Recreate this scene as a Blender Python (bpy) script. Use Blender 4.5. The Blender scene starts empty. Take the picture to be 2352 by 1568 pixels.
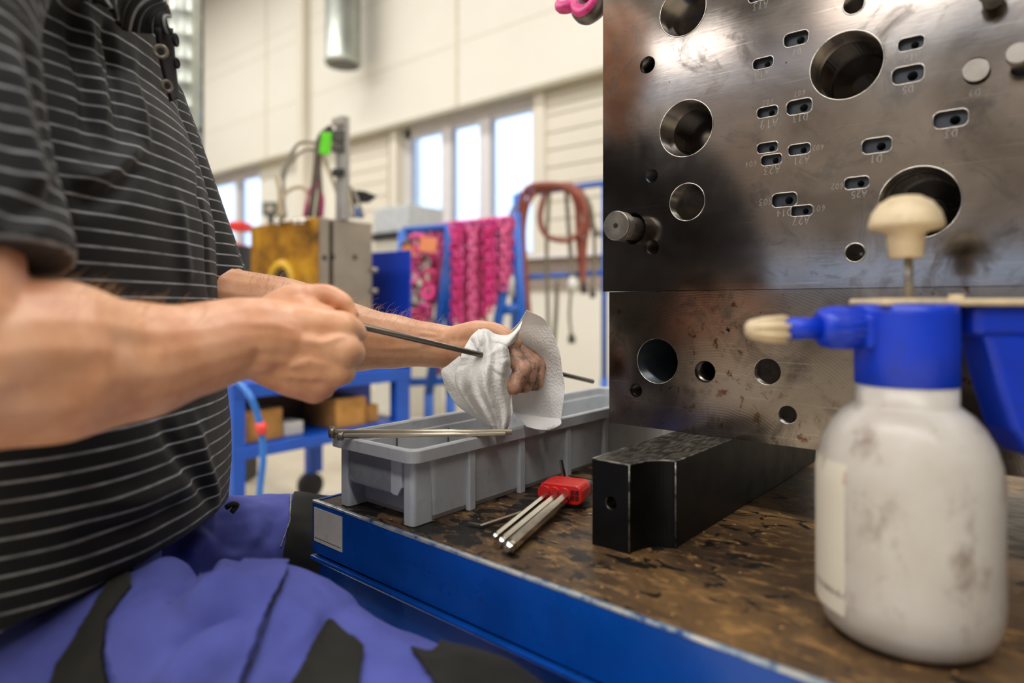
import bpy, bmesh, math, random
import numpy as np
from mathutils import Vector, Matrix, noise

random.seed(7)
S = bpy.context.scene
COL = S.collection
PI = math.pi

# ------------------------------------------------------------------ camera
CAMZ = 0.927          # camera height above the floor
TABLE = 0.700         # work table height
YAW = math.radians(40.0)
FPX = 1515.0          # focal length in pixels of the 2352 wide frame
HZ = 700.0            # image row of the horizon
FW = Vector((-math.sin(YAW), math.cos(YAW), 0.0))
RT = Vector((math.cos(YAW), math.sin(YAW), 0.0))
cd = bpy.data.cameras.new('camera')
cam = bpy.data.objects.new('camera', cd)
COL.objects.link(cam)
cam.location = (0, 0, CAMZ)
cam.rotation_euler = (PI / 2, 0, YAW)
cd.sensor_width = 36.0
cd.lens = 36.0 * FPX / 2352.0
cd.shift_y = -(784.0 - HZ) / 2352.0
cd.clip_start = 0.02
cd.clip_end = 200
cd.dof.use_dof = True
cd.dof.focus_distance = 0.76
cd.dof.aperture_fstop = 2.4
S.camera = cam
S.view_settings.view_transform = 'Standard'
S.view_settings.look = 'None'
S.view_settings.gamma = 1.0
S.view_settings.use_curve_mapping = False
S.view_settings.exposure = 0.62
S.cycles.use_adaptive_sampling = True; S.cycles.adaptive_threshold = 0.03
S.cycles.max_bounces = 5; S.cycles.diffuse_bounces = 3; S.cycles.glossy_bounces = 3
S.cycles.transmission_bounces = 4; S.cycles.caustics_reflective = False; S.cycles.caustics_refractive = False

# ------------------------------------------------------------------ sky
W = bpy.data.worlds.new('sky')
S.world = W
W.use_nodes = True
nt = W.node_tree
bg = nt.nodes['Background']
tc = nt.nodes.new('ShaderNodeTexCoord')
sx = nt.nodes.new('ShaderNodeSeparateXYZ')
rp = nt.nodes.new('ShaderNodeValToRGB')
nt.links.new(tc.outputs['Generated'], sx.inputs[0])
nt.links.new(sx.outputs['Z'], rp.inputs[0])
rp.color_ramp.elements[0].position = 0.0
rp.color_ramp.elements[0].color = (0.46, 0.64, 0.97, 1)
rp.color_ramp.elements[1].position = 0.32
rp.color_ramp.elements[1].color = (0.66, 0.80, 1.0, 1)
nt.links.new(rp.outputs[0], bg.inputs['Color'])
bg.inputs['Strength'].default_value = 1.3

# ------------------------------------------------------------------ hall lamps (long ceiling strips)
def strip_lamp(v, u, length, width, power, z=5.35, color=(1.0, 0.975, 0.935)):
    L = bpy.data.lights.new('ceiling_strip_light', 'AREA')
    L.shape = 'RECTANGLE'; L.size = length; L.size_y = width
    L.energy = power; L.color = color
    o = bpy.data.objects.new('ceiling_strip_light', L)
    o.location = (u, v, z)
    COL.objects.link(o)
    return o
for v_, p_ in ((-9.3, 135), (-5.2, 70), (-1.6, 170), (2.3, 155)):
    for u_ in (-7.5, 0.5):
        strip_lamp(v_, u_, 6.5, 0.65, p_ * (0.62 if (v_ > 0 and u_ < -5) else 1.0))

# ------------------------------------------------------------------ helpers
def pix(px, py, d):
    """point seen at pixel (px,py) at camera depth d"""
    p = FW * d + RT * ((px - 1176.0) / FPX * d)
    return Vector((p.x, p.y, CAMZ - (py - HZ) / FPX * d))
def cam3(X, D, Z):
    p = FW * D + RT * X
    return Vector((p.x, p.y, CAMZ + Z))
def dep_v(px, v):
    return v / (RT.y * (px - 1176.0) / FPX + FW.y)
def dep_u(px, u):
    return u / (RT.x * (px - 1176.0) / FPX + FW.x)
def on_v(px, py, v): return pix(px, py, dep_v(px, v))
def on_u(px, py, u): return pix(px, py, dep_u(px, u))
def on_z(px, py, z):
    return pix(px, py, (CAMZ - z) * FPX / (py - HZ))
def proj(p):
    d = p[0] * FW.x + p[1] * FW.y
    x = p[0] * RT.x + p[1] * RT.y
    return 1176 + FPX * x / d, HZ + FPX * (CAMZ - p[2]) / d, d

def lin(h):
    h = h.lstrip('#')
    r = []
    for i in (0, 2, 4):
        c = int(h[i:i + 2], 16) / 255.0
        r.append(c / 12.92 if c <= 0.04045 else ((c + 0.055) / 1.055) ** 2.4)
    return (r[0], r[1], r[2], 1.0)

class NT:
    """small helper around a material node tree"""
    def __init__(s, name):
        s.m = bpy.data.materials.new(name); s.m.use_nodes = True
        s.t = s.m.node_tree; s.b = s.t.nodes['Principled BSDF']
        s.tc = s.t.nodes.new('ShaderNodeTexCoord')
    def n(s, kind, **kw):
        nd = s.t.nodes.new(kind)
        for k, v in kw.items(): setattr(nd, k, v)
        return nd
    def l(s, a, b): s.t.links.new(a, b)
    def coord(s, scale=(1, 1, 1), rot=(0, 0, 0)):
        mp = s.n('ShaderNodeMapping')
        mp.inputs['Scale'].default_value = scale
        mp.inputs['Rotation'].default_value = rot
        s.l(s.tc.outputs['Object'], mp.inputs['Vector'])
        return mp.outputs[0]
    def noise(s, scale, detail=4, rough=0.6, vec=None, dist=0.0):
        nd = s.n('ShaderNodeTexNoise')
        nd.inputs['Scale'].default_value = scale
        nd.inputs['Detail'].default_value = detail
        nd.inputs['Roughness'].default_value = rough
        nd.inputs['Distortion'].default_value = dist
        s.l(vec if vec is not None else s.tc.outputs['Object'], nd.inputs['Vector'])
        return nd.outputs['Fac']
    def ramp(s, fac, stops):
        r = s.n('ShaderNodeValToRGB')
        e = r.color_ramp.elements
        e[0].position, e[0].color = stops[0][0], stops[0][1]
        e[1].position, e[1].color = stops[-1][0], stops[-1][1]
        for p, c in stops[1:-1]:
            x = e.new(p); x.color = c
        s.l(fac, r.inputs[0])
        return r.outputs[0]
    def val(s, fac, a, b, lo, hi):
        r = s.n('ShaderNodeMapRange')
        r.inputs['From Min'].default_value = a; r.inputs['From Max'].default_value = b
        r.inputs['To Min'].default_value = lo; r.inputs['To Max'].default_value = hi
        s.l(fac, r.inputs['Value'])
        return r.outputs[0]
    def mix(s, fac, a, b, mode='MIX'):
        m = s.n('ShaderNodeMix', data_type='RGBA', blend_type=mode)
        for sock, v in ((m.inputs[0], fac), (m.inputs[6], a), (m.inputs[7], b)):
            if isinstance(v, (int, float)): sock.default_value = v
            elif isinstance(v, tuple): sock.default_value = v
            else: s.l(v, sock)
        return m.outputs[2]
    def math(s, op, a, b=None):
        m = s.n('ShaderNodeMath', operation=op)
        for i, v in enumerate((a, b)):
            if v is None: continue
            if isinstance(v, (int, float)): m.inputs[i].default_value = v
            else: s.l(v, m.inputs[i])
        return m.outputs[0]
    def color(s, c):
        if isinstance(c, tuple): s.b.inputs['Base Color'].default_value = c
        else: s.l(c, s.b.inputs['Base Color'])
    def rough(s, r):
        if isinstance(r, (int, float)): s.b.inputs['Roughness'].default_value = r
        else: s.l(r, s.b.inputs['Roughness'])
    def bump(s, h, strength=0.3, dist=0.001):
        b = s.n('ShaderNodeBump')
        b.inputs['Strength'].default_value = strength
        b.inputs['Distance'].default_value = dist
        s.l(h, b.inputs['Height'])
        s.l(b.outputs[0], s.b.inputs['Normal'])
    def set(s, **kw):
        for k, v in kw.items(): s.b.inputs[k.replace('_', ' ')].default_value = v

def simple(name, hexc, rough=0.5, metal=0.0, var=0.12, scale=18.0, spec=0.5, bump=0.0, dirt=None, dirt_amt=0.0):
    """plain coloured material with a little uneven tone, optional dirt blotches and grain"""
    t = NT(name); c = lin(hexc)
    f = t.noise(scale, 5, 0.65)
    lo = tuple(x * (1 - var) for x in c[:3]) + (1,)
    hi = tuple(min(1, x * (1 + var)) for x in c[:3]) + (1,)
    col = t.ramp(f, [(0.3, lo), (0.7, hi)])
    if dirt:
        g = t.noise(scale * 2.7, 6, 0.7)
        k = t.val(g, 0.55, 0.72, 0.0, dirt_amt)
        col = t.mix(k, col, lin(dirt))
    t.color(col)
    t.rough(t.val(f, 0.25, 0.75, max(0.02, rough - 0.06), min(1, rough + 0.06)))
    t.set(Metallic=metal)
    t.b.inputs['Specular IOR Level'].default_value = spec
    if bump:
        t.bump(t.noise(scale * 14, 3, 0.6), bump, 0.0006)
    return t.m

class MB:
    """collects geometry for one mesh object"""
    def __init__(s):
        s.v = []; s.f = []; s.sm = []; s.mi = []
    def add(s, vs, fs, smooth=False, mi=0):
        o = len(s.v)
        s.v += [tuple(p) for p in vs]
        s.f += [tuple(i + o for i in f) for f in fs]
        s.sm += [smooth] * len(fs); s.mi += [mi] * len(fs)
        return s
    def box(s, c, size, M=None, mi=0):
        x, y, z = (k / 2 for k in size); c = Vector(c)
        vs = [Vector(p) for p in ((-x, -y, -z), (x, -y, -z), (x, y, -z), (-x, y, -z), (-x, -y, z), (x, -y, z), (x, y, z), (-x, y, z))]
        if M is not None: vs = [M @ p for p in vs]
        vs = [p + c for p in vs]
        return s.add(vs, [(3, 2, 1, 0), (4, 5, 6, 7), (0, 1, 5, 4), (1, 2, 6, 5), (2, 3, 7, 6), (3, 0, 4, 7)], False, mi)
    def bx(s, u0, u1, v0, v1, z0, z1, mi=0):
        return s.box(((u0 + u1) / 2, (v0 + v1) / 2, (z0 + z1) / 2), (u1 - u0, v1 - v0, z1 - z0), None, mi)
    def tube(s, path, r, seg=12, caps=True, smooth=True, mi=0, flat=1.0, up=None):
        """round tube along a polyline; r number or list"""
        P = [Vector(p) for p in path]; n = len(P)
        R = [r] * n if isinstance(r, (int, float)) else list(r)
        T = []
        for i in range(n):
            d = (P[min(i + 1, n - 1)] - P[max(i - 1, 0)])
            T.append(d.normalized() if d.length > 1e-9 else Vector((0, 0, 1)))
        a = up if up is not None else (Vector((0, 0, 1)) if abs(T[0].z) < 0.9 else Vector((1, 0, 0)))
        N = (a - T[0] * a.dot(T[0])).normalized()
        vs = []
        for i in range(n):
            N = (N - T[i] * N.dot(T[i]))
            N = N.normalized() if N.length > 1e-9 else T[i].orthogonal().normalized()
            B = T[i].cross(N)
            for k in range(seg):
                th = 2 * PI * k / seg
                vs.append(P[i] + N * (math.cos(th) * R[i] * flat) + B * (math.sin(th) * R[i]))
        fs = []
        for i in range(n - 1):
            for k in range(seg):
                k2 = (k + 1) % seg
                fs.append((i * seg + k, i * seg + k2, (i + 1) * seg + k2, (i + 1) * seg + k))
        s.add(vs, fs, smooth, mi)
        if caps:
            o = len(s.v) - len(vs)
            s.f.append(tuple(o + k for k in range(seg - 1, -1, -1))); s.sm.append(False); s.mi.append(mi)
            s.f.append(tuple(o + (n - 1) * seg + k for k in range(seg))); s.sm.append(False); s.mi.append(mi)
        return s
    def lathe(s, prof, M=None, seg=32, smooth=True, mi=0, closed=False):
        """prof: list of (r,h) turned about local z"""
        vs = []; fs = []
        M = M or Matrix.Identity(4)
        n = len(prof)
        for r, h in prof:
            for k in range(seg):
                th = 2 * PI * k / seg
                vs.append(M @ Vector((r * math.cos(th), r * math.sin(th), h)))
        for i in range(n - 1):
            for k in range(seg):
                k2 = (k + 1) % seg
                fs.append((i * seg + k, i * seg + k2, (i + 1) * seg + k2, (i + 1) * seg + k))
        o = len(s.v)
        s.add(vs, fs, smooth, mi)
        if prof[0][0] > 1e-6:
            s.f.append(tuple(o + k for k in range(seg - 1, -1, -1))); s.sm.append(False); s.mi.append(mi)
        if prof[-1][0] > 1e-6:
            s.f.append(tuple(o + (n - 1) * seg + k for k in range(seg))); s.sm.append(False); s.mi.append(mi)
        return s
    def prism(s, pts, z0, z1, M=None, mi=0, smooth=False):
        """plan polygon (counter-clockwise) extruded from z0 to z1 in local z"""
        n = len(pts); M = M or Matrix.Identity(4)
        vs = [M @ Vector((x, y, z0)) for x, y in pts] + [M @ Vector((x, y, z1)) for x, y in pts]
        o = len(s.v)
        s.add(vs, [(i, (i + 1) % n, n + (i + 1) % n, n + i) for i in range(n)], smooth, mi)
        s.f.append(tuple(o + i for i in range(n - 1, -1, -1))); s.sm.append(False); s.mi.append(mi)
        s.f.append(tuple(o + n + i for i in range(n))); s.sm.append(False); s.mi.append(mi)
        return s
    def torus(s, M, R, r, seg=28, rs=10, a0=0, a1=2 * PI, sx=1.0, sy=1.0, mi=0):
        full = abs(a1 - a0 - 2 * PI) < 1e-6
        n = seg if full else seg + 1
        vs = []; fs = []
        for i in range(n):
            a = a0 + (a1 - a0) * i / seg
            for k in range(rs):
                b = 2 * PI * k / rs
                rr = R + r * math.cos(b)
                vs.append(M @ Vector((rr * math.cos(a) * sx, rr * math.sin(a) * sy, r * math.sin(b))))
        for i in range(seg):
            i2 = (i + 1) % n
            for k in range(rs):
                k2 = (k + 1) % rs
                fs.append((i * rs + k, i2 * rs + k, i2 * rs + k2, i * rs + k2))
        return s.add(vs, fs, True, mi)
    def grid(s, fn, nu, nv, smooth=True, mi=0, wrap=False):
        vs = [fn(i / (nu - (0 if wrap else 1)), j / (nv - 1)) for j in range(nv) for i in range(nu)]
        fs = []
        for j in range(nv - 1):
            for i in range(nu if wrap else nu - 1):
                i2 = (i + 1) % nu
                fs.append((j * nu + i, j * nu + i2, (j + 1) * nu + i2, (j + 1) * nu + i))
        return s.add(vs, fs, smooth, mi)
    def mesh(s, name):
        me = bpy.data.meshes.new(name)
        me.from_pydata(s.v, [], s.f)
        me.polygons.foreach_set('use_smooth', s.sm)
        me.polygons.foreach_set('material_index', s.mi)
        me.update()
        return me
    def build(s, name, mat, parent=None, bevel=0.0, segs=2):
        return obj(name, s.mesh(name), mat, parent, bevel, segs)

def obj(name, me, mat, parent=None, bevel=0.0, segs=2):
    o = bpy.data.objects.new(name, me)
    COL.objects.link(o)
    for m in (mat if isinstance(mat, (list, tuple)) else [mat]):
        me.materials.append(m)
    if parent is not None: attach(o, parent)
    if bevel:
        b = o.modifiers.new('bevel', 'BEVEL')
        b.width = bevel; b.segments = segs; b.limit_method = 'ANGLE'; b.angle_limit = math.radians(40)
        b.harden_normals = False
    return o
def attach(o, parent):
    o.parent = parent
    M = Matrix.Translation(parent.location)
    q = parent.parent
    while q is not None: q = q.parent
    if parent.type == 'EMPTY':
        o.matrix_parent_inverse = M.inverted()
def tag(o, label, cat, group=None, kind=None):
    if label: o['label'] = label
    if cat: o['category'] = cat
    if group: o['group'] = group
    if kind: o['kind'] = kind
    return o
def struct(o, label=None):
    o['kind'] = 'structure'
    if label: o['label'] = label
    return o
def thing(name, label, cat, loc, group=None):
    o = bpy.data.objects.new(name, None)
    COL.objects.link(o); o.location = loc; o.empty_display_size = 0.05
    return tag(o, label, cat, group)

def smooth_path(pts, n=8):
    """Catmull-Rom through points"""
    P = [Vector(p) for p in pts]
    Q = [P[0] * 2 - P[1]] + P + [P[-1] * 2 - P[-2]]
    out = []
    for i in range(1, len(Q) - 2):
        for k in range(n):
            t = k / n
            a, b, c, d = Q[i - 1], Q[i], Q[i + 1], Q[i + 2]
            out.append(0.5 * ((2 * b) + (c - a) * t + (2 * a - 5 * b + 4 * c - d) * t * t + (3 * b - a - 3 * c + d) * t ** 3))
    out.append(P[-1])
    return out
def axis_matrix(p, z, x=None):
    z = Vector(z).normalized()
    x = Vector(x) if x is not None else (Vector((0, 0, 1)) if abs(z.z) < 0.9 else Vector((1, 0, 0)))
    x = (x - z * x.dot(z)).normalized(); y = z.cross(x)
    M = Matrix((x, y, z)).transposed().to_4x4(); M.translation = Vector(p)
    return M
def cylinder_between(mb, a, b, r, seg=16, smooth=True, mi=0):
    return mb.tube([a, b], r, seg, True, smooth, mi)
def evaluated(o):
    dg = bpy.context.evaluated_depsgraph_get()
    dg.update()
    return bpy.data.meshes.new_from_object(o.evaluated_get(dg))
def boolean_cut(base, cutters, name):
    """difference of a base mesh and a list of MB cutters -> new mesh"""
    o = bpy.data.objects.new('base_tmp', base); COL.objects.link(o)
    tmp = []
    for c in cutters:
        me = c.mesh('cutter_tmp')
        bm = bmesh.new(); bm.from_mesh(me)
        bmesh.ops.recalc_face_normals(bm, faces=bm.faces); bm.to_mesh(me); bm.free()
        k = bpy.data.objects.new('cutter_tmp', me); COL.objects.link(k); tmp.append(k)
        for m in base.materials: me.materials.append(m)
        md = o.modifiers.new('cut', 'BOOLEAN'); md.operation = 'DIFFERENCE'; md.object = k; md.solver = 'EXACT'
    me = evaluated(o); me.name = name
    for k in tmp + [o]:
        d = k.data; bpy.data.objects.remove(k)
        bpy.data.meshes.remove(d)
    return me
def fuse(mb, voxel, smooth_iter, name):
    """one continuous surface out of overlapping solids"""
    me = mb.mesh('fuse_tmp')
    o = bpy.data.objects.new('fuse_tmp', me); COL.objects.link(o)
    r = o.modifiers.new('r', 'REMESH'); r.mode = 'VOXEL'; r.voxel_size = voxel; r.use_smooth_shade = True
    if smooth_iter:
        q = o.modifiers.new('s', 'SMOOTH'); q.factor = 0.5; q.iterations = smooth_iter
    out = evaluated(o); out.name = name
    bpy.data.objects.remove(o); bpy.data.meshes.remove(me)
    return out
def chain(mb, pts, seg=18):
    """closed limb: tube through (point, radius) with round ends"""
    P = [Vector(p) for p, r in pts]; R = [r for p, r in pts]
    path = []; rad = []
    d0 = (P[0] - P[1]).normalized(); d1 = (P[-1] - P[-2]).normalized()
    for a in (80, 60, 40, 20):
        t = math.radians(a); path.append(P[0] + d0 * R[0] * math.sin(t)); rad.append(R[0] * math.cos(t))
    sp = []
    # dense interpolation
    n = 6
    Q = [P[0] * 2 - P[1]] + P + [P[-1] * 2 - P[-2]]
    for i in range(1, len(Q) - 2):
        for k in range(n):
            t = k / n
            a, b, c, d = Q[i - 1], Q[i], Q[i + 1], Q[i + 2]
            path.append(0.5 * ((2 * b) + (c - a) * t + (2 * a - 5 * b + 4 * c - d) * t * t + (3 * b - a - 3 * c + d) * t ** 3))
            tt = t * t * (3 - 2 * t)
            rad.append(R[i - 1] * (1 - tt) + R[i] * tt)
    path.append(P[-1]); rad.append(R[-1])
    for a in (20, 40, 60, 80):
        t = math.radians(a); path.append(P[-1] + d1 * R[-1] * math.sin(t)); rad.append(R[-1] * math.cos(t))
    mb.tube(path, rad, seg, True, True)
    return mb
def get_co(me):
    a = np.empty(len(me.vertices) * 3, dtype=np.float32); me.vertices.foreach_get('co', a); return a.reshape(-1, 3)
def get_no(me):
    a = np.empty(len(me.vertices) * 3, dtype=np.float32)
    me.vertex_normals.foreach_get('vector', a); return a.reshape(-1, 3)
def set_co(me, a):
    me.vertices.foreach_set('co', np.ascontiguousarray(a, dtype=np.float32).ravel()); me.update()
def proj_np(c):
    d = c[:, 0] * FW.x + c[:, 1] * FW.y
    x = c[:, 0] * RT.x + c[:, 1] * RT.y
    return 1176 + FPX * x / d, HZ + FPX * (CAMZ - c[:, 2]) / d, d
def seg_dist(c, a, b):
    a = np.array(a); b = np.array(b); ab = b - a
    t = np.clip(((c - a) @ ab) / (ab @ ab), 0, 1)
    return np.linalg.norm(c - (a + t[:, None] * ab), axis=1), t
def folds(me, lst):
    """raise (or sink) soft ridges along 3-D polylines: (points, width, height)"""
    c = get_co(me).astype(np.float64); n = get_no(me).astype(np.float64)
    h = np.zeros(len(c))
    for pts, w, amp in lst:
        best = np.full(len(c), 9.0); L = len(pts) - 1; tt = np.zeros(len(c))
        for i in range(L):
            d, t = seg_dist(c, pts[i], pts[i + 1])
            k = d < best
            best[k] = d[k]; tt[k] = (i + t[k]) / L
        fade = np.clip(np.minimum(tt, 1 - tt) * 5, 0.0, 1.0)
        h += amp * np.exp(-(best / w) ** 2) * (0.15 + 0.85 * fade)
    set_co(me, c + n * h[:, None])
def snap(me, pts2):
    """nearest surface point of a mesh below each picture position (used to lay folds along the cloth)"""
    c = get_co(me).astype(np.float64); x, y, d = proj_np(c); out = []
    for p in pts2:
        r2 = (x - p[0]) ** 2 + (y - p[1]) ** 2
        k = r2 < 14 ** 2
        if len(p) > 2: k &= d < p[2]
        if not k.any(): k = r2 <= r2.min() + 1e-6
        i = np.nonzero(k)[0]; out.append(Vector(c[i[np.argmin(d[i] + 0.0004 * np.sqrt(r2[i]))]]))
    return out
def crumple(me, amp, scale, squash=(1, 1, 1), seed=0.0):
    c = get_co(me).astype(np.float64); n = get_no(me).astype(np.float64)
    h = np.array([noise.fractal(Vector((p[0] * squash[0] * scale + seed, p[1] * squash[1] * scale, p[2] * squash[2] * scale)), 1.0, 2.0, 2) for p in c])
    set_co(me, c + n * (h * amp)[:, None])
def in_poly(px, py, poly):
    k = np.zeros(len(px), dtype=bool); n = len(poly)
    for i in range(n):
        x1, y1 = poly[i]; x2, y2 = poly[(i + 1) % n]
        c = ((y1 > py) != (y2 > py)) & (px < (x2 - x1) * (py - y1) / (y2 - y1 + 1e-12) + x1)
        k ^= c
    return k

# ------------------------------------------------------------------ materials of the hall
def wall_mat(name, hexc):
    t = NT(name)
    f = t.noise(0.8, 4, 0.5)
    c = lin(hexc)
    t.color(t.ramp(f, [(0.3, tuple(x * 0.93 for x in c[:3]) + (1,)), (0.7, c)]))
    t.rough(0.7)
    return t.m
M_WALL = wall_mat('painted_cream_panel', '#eeeade')
M_WALL2 = wall_mat('painted_cream_panel_lower', '#e6dfd0')
M_BAND = simple('grey_brown_skirting', '#9b8d84', 0.6)
M_CEIL = wall_mat('ceiling_paint', '#a8a29b')
M_FAR = wall_mat('far_wall_paint', '#9c948c')
M_FRAME = simple('white_window_frame', '#e6e2e4', 0.4, var=0.04)
M_LINT = simple('lintel_shadow_tone', '#b8b2a0', 0.6)
t = NT('polished_concrete_floor')
f = t.noise(1.7, 5, 0.6)
t.color(t.ramp(f, [(0.3, lin('#b3a893')), (0.5, lin('#cbc0aa')), (0.75, lin('#d6cdb9'))]))
t.rough(t.val(f, 0.3, 0.7, 0.28, 0.42)); M_FLOOR = t.m
t = NT('window_glass')
t.color((1, 1, 1, 1)); t.rough(0.0); t.set(IOR=1.05); t.b.inputs['Transmission Weight'].default_value = 1.0
M_GLASS = t.m
M_GALV = simple('galvanised_duct', '#aeb3ac', 0.38, 0.75, 0.18, 6)
M_DARKSTEEL = simple('dark_steel', '#55524d', 0.45, 0.8)

# ------------------------------------------------------------------ hall shell
VW = 4.6
HALL = (-17.0, 11.0, -11.0, VW, 6.0)     # u0 u1 v0 v1 height
struct(MB().bx(HALL[0], HALL[1], HALL[2], VW + 0.4, -0.1, 0.0).build('floor', M_FLOOR), 'pale concrete hall floor')
struct(MB().bx(HALL[0], HALL[1], HALL[2], VW + 0.4, 6.0, 6.1).build('ceiling', M_CEIL), 'hall ceiling')
struct(MB().bx(HALL[0] - 0.1, HALL[0], HALL[2], VW + 0.4, 0, 6.0).build('wall_left', M_FAR))
struct(MB().bx(HALL[1], HALL[1] + 0.1, HALL[2], VW + 0.4, 0, 6.0).build('wall_right', M_FAR))
# wall opposite the windows, behind the camera: a low row and a high strip of windows
fw = MB()
z_open = ((1.25, 1.70), (5.2, 5.6))
fw.bx(HALL[0], HALL[1], HALL[2] - 0.1, HALL[2], 0, 1.25)
fw.bx(HALL[0], HALL[1], HALL[2] - 0.1, HALL[2], 1.70, 5.2)
fw.bx(HALL[0], HALL[1], HALL[2] - 0.1, HALL[2], 5.6, 6.0)
for u_ in np.arange(HALL[0] + 1.2, HALL[1], 2.4):
    fw.bx(u_, u_ + 0.12, HALL[2] - 0.1, HALL[2], 1.25, 1.70)
for u_ in np.arange(HALL[0] + 1.2, HALL[1], 7.2):
    fw.bx(u_, u_ + 0.15, HALL[2] - 0.1, HALL[2], 5.2, 5.6)
struct(fw.build('wall_front', M_FAR))

# back wall with its windows
zl = on_v(1225, 213, VW).z         # underside of the upper wall
zs = on_v(1225, 588, VW).z         # window sill
def uw(px, v=VW): return on_v(px, 500, v).x
wb = MB()
wb.bx(HALL[0], HALL[1], VW - 0.16, VW + 0.25, zl, 6.0)            # upper wall, standing proud
wb.bx(HALL[0], HALL[1], VW, VW + 0.25, 0, zs)                      # below the sill
wins = [(on_v(926, 500, VW).x, on_v(1230, 500, VW).x), (on_v(428, 500, VW).x, on_v(597, 500, VW).x),
        (on_v(60, 500, VW).x, on_v(230, 500, VW).x)]
edges = [HALL[0]]
for a, b in sorted(wins): edges += [a, b]
edges.append(HALL[1])
for i in range(0, len(edges), 2):
    wb.bx(edges[i], edges[i + 1], VW, VW + 0.25, zs, zl)
struct(wb.build('wall_back', M_WALL), 'cream hall wall with windows')
# fine horizontal panel joints and vertical seams of the upper wall
tj = MB()
for pxy in ((839, 176), (839, 20), (600, 96)):
    z = on_v(pxy[0], pxy[1], VW - 0.16).z
    tj.bx(HALL[0], HALL[1], VW - 0.163, VW - 0.16, z - 0.004, z + 0.004)
M_JOINT = simple('panel_joint', '#d6cfba', 0.6)
struct(tj.build('trim_1', M_JOINT))
for k, px in enumerate((612, 1050, 1500)):
    u = on_v(px, 100, VW - 0.16).x
    struct(MB().bx(u - 0.02, u + 0.02, VW - 0.165, VW - 0.158, zl, 6.0).build('trim_%d' % (k + 2), M_JOINT))
# strip coloured as the shadow under the lintel, and sill board
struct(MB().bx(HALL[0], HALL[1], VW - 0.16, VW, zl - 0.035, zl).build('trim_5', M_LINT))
struct(MB().bx(HALL[0], HALL[1], VW - 0.02, VW + 0.01, zs - 0.30, zs - 0.03).build('trim_6', M_BAND), 'grey brown band under the windows')
struct(MB().bx(HALL[0], HALL[1], VW - 0.10, VW + 0.01, zs - 0.03, zs).build('trim_7', M_FRAME), 'window sill board')
# posts of the wall frame
for k, px in enumerate((724, 905, 1238)):
    u = on_v(px, 400, VW - 0.05).x
    struct(MB().bx(u - 0.06, u + 0.06, VW - (0.26 if px == 724 else 0.06), VW + 0.02, 0 if px == 724 else zs, 6.0 if px == 724 else zl).build('trim_%d' % (k + 8), M_WALL2))
# slatted cream shutters in the closed bays
def shutter(n, pa, pb):
    ua, ub = uw(pa), uw(pb)
    root = struct(MB().bx(ua, ub, VW - 0.012, VW - 0.002, zs, zl - 0.035).build('door_%d' % n, M_WALL2), 'cream slatted panel beside the window')
    z = zs; k = 0
    while z < zl - 0.08:
        MB().bx(ua, ub, VW - 0.03, VW - 0.012, z + 0.004, min(z + 0.145, zl - 0.04)).build('slat', M_WALL2, root, 0.006)
        z += 0.15; k += 1
shutter(1, 1246, 1440)
shutter(2, 800, 896)
# windows: frame, mullions, panes
def window(n, ua, ub, cuts, th=0.07):
    root = struct(MB().bx(ua, ub, VW + 0.05, VW + 0.12, zs, zs + 0.05).build('window_%d' % n, M_FRAME))
    fr = MB()
    fr.bx(ua, ub, VW + 0.04, VW + 0.12, zl - 0.13, zl - 0.02)
    fr.bx(ua, ua + th, VW + 0.04, VW + 0.12, zs, zl); fr.bx(ub - th, ub, VW + 0.04, VW + 0.12, zs, zl)
    fr.build('window_frame', M_FRAME, root)
    last = ua + th
    for c in cuts + [ub - th]:
        if c != ub - th:
            MB().bx(c - 0.07, c + 0.07, VW + 0.03, VW + 0.12, zs, zl - 0.02).build('mullion', M_FRAME, root)
        MB().bx(last, c, VW + 0.075, VW + 0.080, zs + 0.05, zl - 0.13).build('pane', M_GLASS, root)
        last = c
window(1, wins[0][0], wins[0][1], [uw(1020), uw(1108)])
window(2, wins[1][0], wins[1][1], [uw(540)])
window(3, wins[2][0], wins[2][1], [uw(150)])

# ventilation ducts
d_ = dep_v(788, VW - 0.5)
du = thing('ventilation_duct', 'short galvanised round duct ending open in front of the cream wall', 'duct', pix(788, 150, d_))
c_ = pix(788, 150, d_); r_ = 40 / FPX * d_
MB().lathe([(r_ * 0.97, 0.0), (r_ * 1.03, 0.015), (r_ * 1.03, 0.05), (r_, 0.06), (r_, 6.0 - c_.z)], Matrix.Translation(c_), 36).build('pipe', M_GALV, du)
MB().lathe([(r_ * 0.9, -0.002), (r_ * 0.9, 0.0005)], Matrix.Translation(c_), 36).build('opening', M_DARKSTEEL, du)
d_ = 3.9
c_ = pix(424, 700, d_); r_ = 34 / FPX * d_
dp = thing('spiral_duct', 'tall galvanised spiral pipe behind the seated worker', 'duct', (c_.x, c_.y, 0))
prof = [(r_, 0.0)]
z = 0.0
while z < 5.9:
    prof += [(r_, z + 0.10), (r_ * 1.04, z + 0.11), (r_ * 1.04, z + 0.13), (r_, z + 0.14)]; z += 0.14
MB().lathe(prof, Matrix.Translation((c_.x, c_.y, 0)), 32).build('pipe', M_GALV, dp)
e_ = pix(454, 700, d_ + 0.1)
MB().tube([(e_.x, e_.y, 0), (e_.x, e_.y, 6.0)], 0.035, 14).build('cable_tray', M_DARKSTEEL, dp)
MB().tube([pix(390, 300, d_), pix(462, 300, d_)], 0.02, 10).build('bracket', M_DARKSTEEL, dp)

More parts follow.
